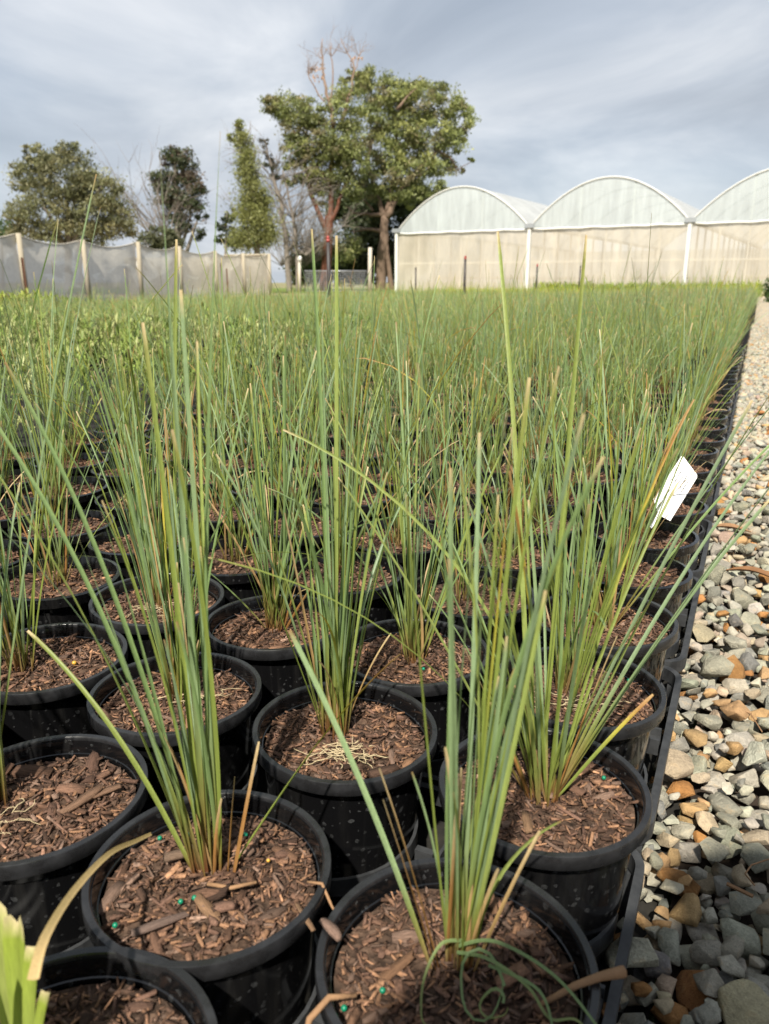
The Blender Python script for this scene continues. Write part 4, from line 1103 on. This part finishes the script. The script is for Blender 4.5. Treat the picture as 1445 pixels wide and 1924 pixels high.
# ------------------------------------------------------------------ trees
def leaves_mesh(name, blobs, Y, depth, n_sub, per, ll, lw, pal, seed, droop=.5, shell=.55, mat='tree_leaf', sub_r=.105):
    """blobs in picture units (px, py, rx, ry) at distance Y, spread over the crown's depth"""
    rr = np.random.default_rng(seed); V = []; C = []
    area = sum(b[2] * b[3] for b in blobs)
    for bl in blobs:
        px, py, rx, ry = bl[:4]; yo = bl[4] if len(bl) > 4 else 0.0
        c = at(px, py, Y + yo * depth); sx = abs(at(px + rx, py, Y).x - at(px, py, Y).x); sz = abs(at(px, py - ry, Y).z - at(px, py, Y).z); sy = min(depth, (sx + sz) * .55)
        k = max(3, int(n_sub * rx * ry / area)); shade = rr.uniform(.85, 1.15)
        for _ in range(k):
            d = rr.normal(size=3); d /= np.linalg.norm(d); q = shell + (1 - shell) * rr.random() ** .6
            cc = np.array(c) + d * np.array((sx, sy, sz)) * q; r = sub_r * (sx + sz) * rr.uniform(.6, 1.3)
            base = np.array(pal[int(rr.integers(len(pal)))]) * shade * rr.uniform(.75, 1.25)
            m = int(per * rr.uniform(.3, 1.5))
            P = cc + rr.normal(size=(m, 3)) * r * np.array((1, 1, .62))
            dd = rr.normal(size=(m, 3)); dd[:, 2] -= droop; dd /= np.linalg.norm(dd, axis=1, keepdims=True)
            sd = np.cross(dd, rr.normal(size=(m, 3))); sd /= np.linalg.norm(sd, axis=1, keepdims=True)
            L = ll * rr.uniform(.6, 1.3, (m, 1)); w = lw * rr.uniform(.7, 1.2, (m, 1))
            V.append(np.stack([P - dd * L * .5, P - sd * w * .5, P + dd * L * .5, P + sd * w * .5], 1).reshape(-1, 3))
            C.append(np.repeat(base * rr.uniform(.75, 1.3, (m, 1)), 4, 0))
    V = np.concatenate(V); C = np.concatenate(C)
    return mesh_np(name, V, np.arange(len(V)).reshape(-1, 4), M[mat], C)
def limb(b, pts, Y, r0, r1, n=8, seed=0, jit=.0):
    """tapered limb through picture points, each (px, py[, depth offset])"""
    rr = random.Random(seed); P = [at(p[0], p[1], Y + (p[2] if len(p) > 2 else 0)) for p in pts]; out = []
    for i in range(len(P) - 1):
        a, q, c, d = P[max(0, i - 1)], P[i], P[i + 1], P[min(len(P) - 1, i + 2)]
        for t in (0, .33, .66): out.append(.5 * ((2 * q) + (c - a) * t + (2 * a - 5 * q + 4 * c - d) * t * t + (3 * q - a - 3 * c + d) * t ** 3) + Vector((rr.gauss(0, jit), rr.gauss(0, jit), rr.gauss(0, jit))))
    out.append(P[-1]); m = len(out)
    b.tube(out, [r0 + (r1 - r0) * i / (m - 1) for i in range(m)], n)
def twigs(b, start, Y, dirs, n, L, r, seed, spread=.5, gen=2):
    rr = random.Random(seed)
    def grow(p, d, L, r, g):
        pts = [p]; q = p; dd = d.copy(); seg = 4
        for _ in range(seg):
            dd = (dd + Vector((rr.gauss(0, .16), rr.gauss(0, .16), rr.gauss(0, .1)))).normalized(); q = q + dd * L / seg; pts.append(q)
        b.tube(pts, [r * (1 - .7 * i / seg) for i in range(seg + 1)], 5, False)
        if g > 0:
            for _ in range(rr.randint(2, 4)):
                i = rr.randint(1, seg); nd = (dd + Vector((rr.gauss(0, spread), rr.gauss(0, spread), rr.gauss(0, spread) + .1))).normalized(); grow(pts[i], nd, L * rr.uniform(.4, .7), r * .45, g - 1)
    for _ in range(n):
        s = rr.choice(start); d = rr.choice(dirs); grow(at(s[0], s[1], Y), Vector((d[0] + rr.gauss(0, .25), rr.gauss(0, .4), d[1] + rr.gauss(0, .25))).normalized(), L * rr.uniform(.6, 1.2), r, gen)
def tree(label, px, Y, name='gum_tree', group=None):
    p = at(px, 531, Y); o = empty(name, (p.x, p.y, 0)); tag(o, label, 'tree', group); return o
def put(o, name, me, stuff=False):
    c = obj(name, me, o); c.matrix_parent_inverse = Matrix.Translation(-o.location)
    if stuff: c['kind'] = 'stuff'
    return c
GUM = [(.195, .218, .075), (.22, .245, .085), (.155, .178, .066), (.265, .275, .095), (.22, .195, .10)]
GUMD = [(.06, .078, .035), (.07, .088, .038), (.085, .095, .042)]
def big_gums():
    Y = 66.0; o = tree('tall gum tree with red-brown trunk and dead branches above its crown', 614, Y, 'gum_tree', 'tall gum trees by the gate')
    b = MB()
    limb(b, [(611, 560), (613, 500), (617, 440), (618, 405)], Y, .46, .34, 12, 1, .04)
    limb(b, [(616, 440), (598, 395), (583, 350), (572, 300), (552, 245)], Y, .24, .08, 9, 2, .05)
    limb(b, [(618, 420), (621, 370), (622, 320), (628, 260), (622, 200)], Y, .25, .11, 9, 3, .05)
    limb(b, [(619, 425), (640, 370), (655, 320), (668, 260)], Y, .18, .06, 8, 4, .05)
    limb(b, [(620, 350), (600, 320), (575, 285), (560, 262)], Y, .14, .04, 7, 5, .05); limb(b, [(598, 318), (588, 290), (590, 262)], Y, .1, .03, 6, 6, .05)
    put(o, 'trunk', b.mesh('trunk', M['bark_red'], True))
    b = MB()
    limb(b, [(628, 235, -1), (618, 190, -1), (610, 150, -1), (604, 110, -1), (606, 72, -1)], Y, .17, .02, 8, 7, .06)
    limb(b, [(641, 228, -1), (655, 185, -1), (664, 150, -1), (662, 118, -1), (640, 72, -1)], Y, .15, .02, 8, 8, .06)
    limb(b, [(618, 190, -1), (626, 150, -1), (624, 100, -1), (622, 80, -1)], Y, .07, .02, 6, 9, .06); limb(b, [(612, 190, -1), (592, 168, -1), (580, 140, -1), (577, 128, -1)], Y, .06, .015, 6, 10, .06)
    limb(b, [(662, 145, -1), (674, 110, -1), (676, 84, -1)], Y, .05, .015, 6, 11, .06)
    twigs(b, [(604, 110), (624, 105), (580, 140), (650, 100), (664, 130), (674, 105)], Y - 1, [(-.2, 1), (.2, 1), (.5, .6), (-.5, .6)], 30, 1.3, .022, 12)
    put(o, 'dead_limbs', b.mesh('dead_limbs', M['dead_wood'], True))
    put(o, 'withered_leaves', leaves_mesh('withered_leaves', [(598, 130, 16, 22), (668, 122, 14, 18)], Y - 1, 1.5, 9, 9, .30, .14, [(.40, .25, .17), (.46, .31, .22)], 13), True)
    bl = [(542, 197, 38, 30), (512, 196, 18, 22), (560, 232, 36, 36), (592, 262, 40, 38), (556, 285, 26, 34), (640, 272, 46, 42), (625, 318, 44, 34), (648, 205, 34, 46), (600, 335, 34, 28), (665, 150, 26, 22), (660, 300, 34, 40), (585, 215, 26, 26), (545, 330, 16, 24), (640, 465, 42, 34, .9), (570, 300, 22, 24), (576, 335, 18, 22), (655, 352, 28, 24), (600, 372, 20, 16)]
    put(o, 'crown', leaves_mesh('crown', bl, Y, 3.2, 460, 84, .28, .105, GUM, 14), True)
    Y = 71.0; o = tree('broad gum tree with brown forked trunk beside the greenhouse', 722, Y, 'gum_tree', 'tall gum trees by the gate')
    b = MB()
    limb(b, [(716, 560), (716, 500), (721, 450), (724, 405)], Y, .50, .34, 12, 21, .05); limb(b, [(737, 555), (731, 500), (727, 440)], Y, .26, .17, 10, 22, .05)
    limb(b, [(723, 410), (712, 380), (702, 345), (690, 300)], Y, .25, .09, 9, 23, .06); limb(b, [(725, 410), (742, 372), (768, 335), (800, 305), (830, 270)], Y, .32, .09, 9, 24, .06)
    limb(b, [(728, 400), (735, 350), (748, 300), (745, 240), (755, 200)], Y, .24, .06, 9, 25, .06); limb(b, [(718, 405), (696, 402), (672, 402), (650, 388)], Y, .22, .06, 7, 26, .05)
    limb(b, [(716, 436), (690, 430), (658, 435)], Y, .2, .05, 7, 27, .06); limb(b, [(690, 305, -2), (694, 278, -2), (699, 262, -2)], Y, .24, .14, 8, 28, .05); limb(b, [(688, 310, -2), (676, 296, -2), (668, 300, -2)], Y, .18, .06, 7, 29, .05)
    limb(b, [(768, 335), (792, 328), (812, 312)], Y, .18, .05, 7, 30, .05); limb(b, [(700, 395), (682, 375), (668, 360)], Y, .12, .04, 6, 31, .05); limb(b, [(745, 205, -2), (765, 182, -2), (782, 166, -2)], Y, .14, .04, 6, 32, .05)
    limb(b, [(828, 285), (850, 300), (862, 318), (888, 300)], Y, .1, .02, 6, 33, .06)
    put(o, 'trunk', b.mesh('trunk', M['bark_brown'], True))
    bl = [(705, 150, 36, 24), (745, 182, 46, 32), (722, 215, 40, 38), (790, 190, 42, 34), (835, 192, 36, 32), (862, 222, 28, 28), (845, 262, 32, 30), (805, 248, 42, 38), (760, 250, 44, 40), (716, 275, 38, 36), (785, 300, 46, 36), (830, 312, 26, 30), (745, 320, 40, 34), (700, 335, 30, 28), (806, 345, 28, 26), (880, 205, 12, 22), (873, 250, 16, 18), (832, 350, 14, 18), (775, 365, 34, 28, .6), (690, 185, 30, 34), (868, 322, 6, 8), (885, 302, 6, 6), (690, 368, 26, 20), (750, 358, 28, 22), (800, 372, 20, 18)]
    put(o, 'crown', leaves_mesh('crown', bl, Y, 4.0, 560, 84, .29, .11, GUM, 34), True)
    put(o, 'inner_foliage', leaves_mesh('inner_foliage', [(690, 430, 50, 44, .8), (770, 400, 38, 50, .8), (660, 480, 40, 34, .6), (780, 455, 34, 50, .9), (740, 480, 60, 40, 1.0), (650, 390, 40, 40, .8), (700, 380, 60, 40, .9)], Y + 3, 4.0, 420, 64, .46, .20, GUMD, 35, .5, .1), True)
big_gums()
def other_trees():
    Y = 46.0; o = tree('rounded grey-green gum tree behind the shade fence', 130, Y)
    b = MB(); limb(b, [(128, 560), (130, 480), (128, 420), (122, 350)], Y, .25, .08, 8, 41, .03); limb(b, [(129, 470), (165, 400), (190, 350)], Y, .15, .05, 7, 42, .03); limb(b, [(129, 475), (95, 410), (70, 350)], Y, .15, .05, 7, 43, .03)
    put(o, 'trunk', b.mesh('trunk', M['bark_grey'], True))
    bl = [(125, 335, 62, 48), (62, 330, 38, 34), (185, 352, 46, 38), (78, 290, 26, 18), (135, 285, 34, 18), (95, 400, 66, 40), (190, 405, 52, 40), (225, 425, 30, 32), (35, 345, 18, 20), (30, 405, 18, 24), (60, 440, 40, 24), (150, 440, 60, 24), (225, 370, 14, 18), (52, 282, 8, 10)]
    put(o, 'crown', leaves_mesh('crown', bl, Y, 2.6, 470, 80, .21, .07, [(.16, .165, .078), (.185, .185, .09), (.13, .14, .066), (.21, .195, .095)], 44, .9), True)
    Y = 49.0; o = tree('low bush behind the fence at the picture edge', 10, Y, 'bush')
    put(o, 'crown', leaves_mesh('crown', [(5, 440, 30, 26), (-40, 435, 40, 30)], Y, 1.5, 60, 50, .22, .09, [(.06, .10, .03), (.08, .12, .04)], 45), True)
    b = MB(); limb(b, [(5, 560), (5, 500), (3, 450)], Y, .1, .04, 6, 46); put(o, 'trunk', b.mesh('trunk', M['bark_grey'], True))
    Y = 60.0; o = tree('dark layered cypress with bare lower branches', 335, Y, 'cypress_tree')
    b = MB(); limb(b, [(336, 560), (335, 470), (334, 400), (330, 320), (330, 290)], Y, .36, .08, 9, 51, .03); limb(b, [(336, 470), (352, 430), (360, 390)], Y, .16, .05, 7, 52); limb(b, [(350, 475), (362, 440), (372, 410)], Y, .16, .05, 7, 53)
    rr = random.Random(54)
    for i in range(26):
        y = rr.uniform(330, 450); s = rr.choice((-1, 1)); limb(b, [(334, y), (334 + s * rr.uniform(12, 25), y - 8), (334 + s * rr.uniform(28, 50), y - rr.uniform(5, 25))], Y, .06, .015, 5, i, .04)
    put(o, 'trunk', b.mesh('trunk', M['bark_grey'], True))
    bl = [(330, 290, 30, 12), (318, 300, 24, 12), (345, 306, 28, 14), (308, 330, 28, 15), (350, 332, 28, 14), (298, 345, 20, 12), (362, 352, 26, 14), (320, 360, 30, 14), (375, 358, 16, 10), (340, 378, 40, 14), (310, 380, 22, 15), (365, 388, 22, 12), (330, 402, 28, 12), (378, 408, 12, 9), (345, 425, 22, 15), (376, 440, 12, 12)]
    put(o, 'crown', leaves_mesh('crown', bl, Y, 2.2, 300, 44, .26, .10, [(.06, .078, .034), (.08, .092, .04), (.05, .062, .03), (.12, .09, .065)], 55, .0, .1, 'tree_leaf', .15), True)
    Y = 57.0; o = tree('bare grey leafless shrub leaning beside the cypress', 290, Y, 'bare_tree')
    b = MB(); twigs(b, [(318, 475), (305, 478), (290, 478), (330, 470)], Y, [(-.55, 1), (-.3, 1), (-.8, 1), (-.1, 1)], 24, 4.3, .05, 61, .32, 2); put(o, 'branches', b.mesh('branches', M['bark_grey'], True))
    Y = 54.0; o = tree('small olive bush in front of the bare shrub', 300, Y, 'bush')
    put(o, 'crown', leaves_mesh('crown', [(302, 445, 30, 22), (280, 455, 24, 16), (330, 458, 20, 14)], Y, 1.4, 70, 46, .24, .09, [(.085, .095, .045), (.10, .105, .055)], 62), True)
    b = MB(); limb(b, [(302, 560), (302, 500), (304, 450)], Y, .1, .04, 6, 63); put(o, 'trunk', b.mesh('trunk', M['bark_grey'], True))
    Y = 52.0; o = tree('narrow leaning poplar with yellow-green leaves', 484, Y, 'poplar_tree')
    b = MB(); limb(b, [(484, 560), (483, 470), (476, 380), (463, 300), (452, 235)], Y, .26, .03, 8, 71, .02)
    rr = random.Random(72)
    for i in range(30):
        t = rr.random(); y = 460 - 190 * t; x = 483 - 26 * t; s = rr.choice((-1, 1)); limb(b, [(x, y), (x + s * 10, y - 22), (x + s * rr.uniform(12, 20), y - 50)], Y, .04, .012, 5, i, .02)
    put(o, 'trunk', b.mesh('trunk', M['bark_grey'], True))
    bl = [(450, 238, 8, 18), (456, 262, 13, 24), (441, 262, 9, 12), (430, 258, 6, 8), (462, 295, 18, 28), (467, 330, 24, 30), (474, 365, 27, 32), (468, 400, 30, 30), (488, 410, 30, 32), (475, 445, 36, 30), (502, 440, 22, 28), (494, 380, 18, 24), (458, 455, 26, 20)]
    put(o, 'crown', leaves_mesh('crown', bl, Y, 1.8, 620, 40, .16, .075, [(.23, .24, .085), (.165, .18, .055), (.23, .235, .08), (.17, .185, .06)], 73, .2, .05, 'tree_leaf', .17), True)
    Y = 63.0; o = tree('half dead pine with bare grey twigs between poplar and gum', 535, Y, 'bare_tree')
    b = MB(); limb(b, [(545, 560), (540, 470), (525, 380), (508, 310), (497, 262)], Y, .26, .05, 8, 81, .05); limb(b, [(560, 560), (558, 460), (545, 380), (532, 320)], Y, .2, .04, 8, 82, .05)
    twigs(b, [(540, 470), (530, 420), (525, 380), (515, 340), (555, 450), (550, 410), (560, 480), (575, 480), (590, 480)], Y, [(.6, .9), (-.4, .9), (.8, .5), (.2, 1), (-.6, .6)], 70, 3.2, .05, 83, .45, 2)
    put(o, 'branches', b.mesh('branches', M['bark_grey'], True))
    put(o, 'crown', leaves_mesh('crown', [(494, 268, 11, 9), (502, 290, 10, 7), (512, 310, 16, 10), (520, 330, 12, 8), (507, 300, 8, 8)], Y, 1.2, 40, 36, .24, .08, [(.05, .055, .03), (.09, .085, .06)], 84, 0, .2), True)
    Y = 66.0; o = tree('grey brushy thicket at the foot of the half dead pine', 560, Y, 'thicket')
    b = MB(); twigs(b, [(545, 500), (560, 500), (575, 500), (590, 495), (530, 500)], Y, [(.3, 1), (-.3, 1), (.1, 1), (.6, .8)], 80, 2.8, .035, 85, .4, 2); put(o, 'branches', b.mesh('branches', M['bark_grey'], True))
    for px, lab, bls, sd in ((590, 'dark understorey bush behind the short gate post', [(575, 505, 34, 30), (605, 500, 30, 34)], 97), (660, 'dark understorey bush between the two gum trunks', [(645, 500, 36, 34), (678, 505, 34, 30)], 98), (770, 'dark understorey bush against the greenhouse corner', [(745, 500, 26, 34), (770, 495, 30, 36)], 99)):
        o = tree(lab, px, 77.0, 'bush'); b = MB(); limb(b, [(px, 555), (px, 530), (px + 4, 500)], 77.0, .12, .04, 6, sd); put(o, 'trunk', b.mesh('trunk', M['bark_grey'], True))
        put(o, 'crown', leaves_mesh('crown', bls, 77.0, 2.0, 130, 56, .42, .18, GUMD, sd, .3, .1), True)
    Y = 70.0; o = tree('small dark conifer seen beside the poplar', 420, Y, 'conifer_tree')
    b = MB(); limb(b, [(424, 560), (424, 480), (426, 400)], Y, .2, .04, 7, 91); put(o, 'trunk', b.mesh('trunk', M['bark_grey'], True))
    put(o, 'crown', leaves_mesh('crown', [(425, 410, 14, 10), (412, 425, 14, 8), (430, 435, 16, 10), (415, 448, 16, 8), (440, 455, 20, 14), (438, 405, 8, 12)], Y, 1.8, 80, 40, .30, .12, [(.04, .055, .028), (.055, .07, .032)], 92, 0, .3), True)
    o = tree('dark green shrub at the far edge of the gravel', 1452, 27.0, 'bush')
    b = MB(); limb(b, [(1455, 560), (1455, 545), (1456, 525)], 27.0, .04, .02, 6, 95); put(o, 'trunk', b.mesh('trunk', M['bark_grey'], True))
    put(o, 'crown', leaves_mesh('crown', [(1452, 535, 18, 16), (1475, 530, 24, 22), (1455, 560, 16, 12)], 27.0, .5, 40, 46, .12, .05, [(.05, .09, .025), (.07, .12, .035)], 96), True)
other_trees()

# ------------------------------------------------------------------ the photographer, who stands behind the camera and shades the near corner
def person():
    root = empty('person', (.22, -.62, 0)); tag(root, 'person in dark jacket stooping over the bed corner holding a phone', 'person')
    J = {'pel': (0.22, -0.66, 0.88), 'sp1': (0.21, -0.5, 0.98), 'sp2': (0.2, -0.36, 1.04), 'neck': (0.2, -0.26, 1.07), 'h1': (0.19, -0.21, 1.09), 'h2': (0.18, -0.16, 1.13),
         'shl': (-0.02, -0.29, 1.0), 'ell': (-0.1, -0.2, 0.86), 'wrl': (-.05, -.10, .76), 'hal': (-.04, -.055, .69),
         'shr': (0.41, -0.31, 1.02), 'elr': (0.47, -0.17, 0.88), 'wrr': (.18, -.10, .78), 'har': (.10, -.055, .69),
         'hpl': (.12, -.66, .82), 'knl': (.10, -.50, .46), 'anl': (.10, -.62, .09), 'tol': (.08, -.46, .035),
         'hpr': (.32, -.66, .82), 'knr': (.36, -.48, .46), 'anr': (.36, -.60, .09), 'tor': (.40, -.44, .035)}
    rad = {'pel': .15, 'sp1': .15, 'sp2': .16, 'neck': .06, 'h1': .085, 'h2': .095, 'shl': .085, 'ell': .055, 'wrl': .04, 'hal': .035, 'shr': .085, 'elr': .06, 'wrr': .033, 'har': .035,
           'hpl': .10, 'knl': .065, 'anl': .048, 'tol': .035, 'hpr': .10, 'knr': .065, 'anr': .048, 'tor': .035}
    E = [('pel', 'sp1'), ('sp1', 'sp2'), ('sp2', 'neck'), ('neck', 'h1'), ('h1', 'h2'), ('sp2', 'shl'), ('shl', 'ell'), ('ell', 'wrl'), ('wrl', 'hal'), ('sp2', 'shr'), ('shr', 'elr'), ('elr', 'wrr'), ('wrr', 'har'),
         ('pel', 'hpl'), ('hpl', 'knl'), ('knl', 'anl'), ('anl', 'tol'), ('pel', 'hpr'), ('hpr', 'knr'), ('knr', 'anr'), ('anr', 'tor')]
    keys = list(J); 
    for side, s in (('hal', 1), ('har', -1)):
        for f in range(4):
            k = side + 'f%d' % f; h = Vector(J[side]); J[k] = h + Vector((s * (.018 + .004 * f), .012 + .004 * (f % 2), -.030 + .018 * f)); rad[k] = .009; keys.append(k); E.append((side, k))
            k2 = k + 'b'; J[k2] = Vector(J[k]) + Vector((s * .022, .012, -.004)); rad[k2] = .008; keys.append(k2); E.append((k, k2))
        k = side + 't'; J[k] = Vector(J[side]) + Vector((s * .022, -.02, .035)); rad[k] = .010; keys.append(k); E.append((side, k))
    me = bpy.data.meshes.new('body'); me.from_pydata([Vector(J[k]) - root.location for k in keys], [(keys.index(a), keys.index(b)) for a, b in E], [])
    me.materials.append(M['jacket']); o = obj('body', me, root)
    o.modifiers.new('skin', 'SKIN')
    for i, k in enumerate(keys): me.skin_vertices[0].data[i].radius = (rad[k], rad[k])
    me.skin_vertices[0].data[keys.index('pel')].use_root = True
    sm = o.modifiers.new('smooth', 'SUBSURF'); sm.levels = 1; sm.render_levels = 2
    ph = MB(); ph.box((0, 0, 0), (.037, .004, .078)); p = ph.build('smartphone', M['phone']); p.location = (.01, -.034, .665); p.rotation_euler = (-PITCH, 0, 0)
    tag(p, 'black smartphone held upright in both hands over the pots', 'phone')
person()
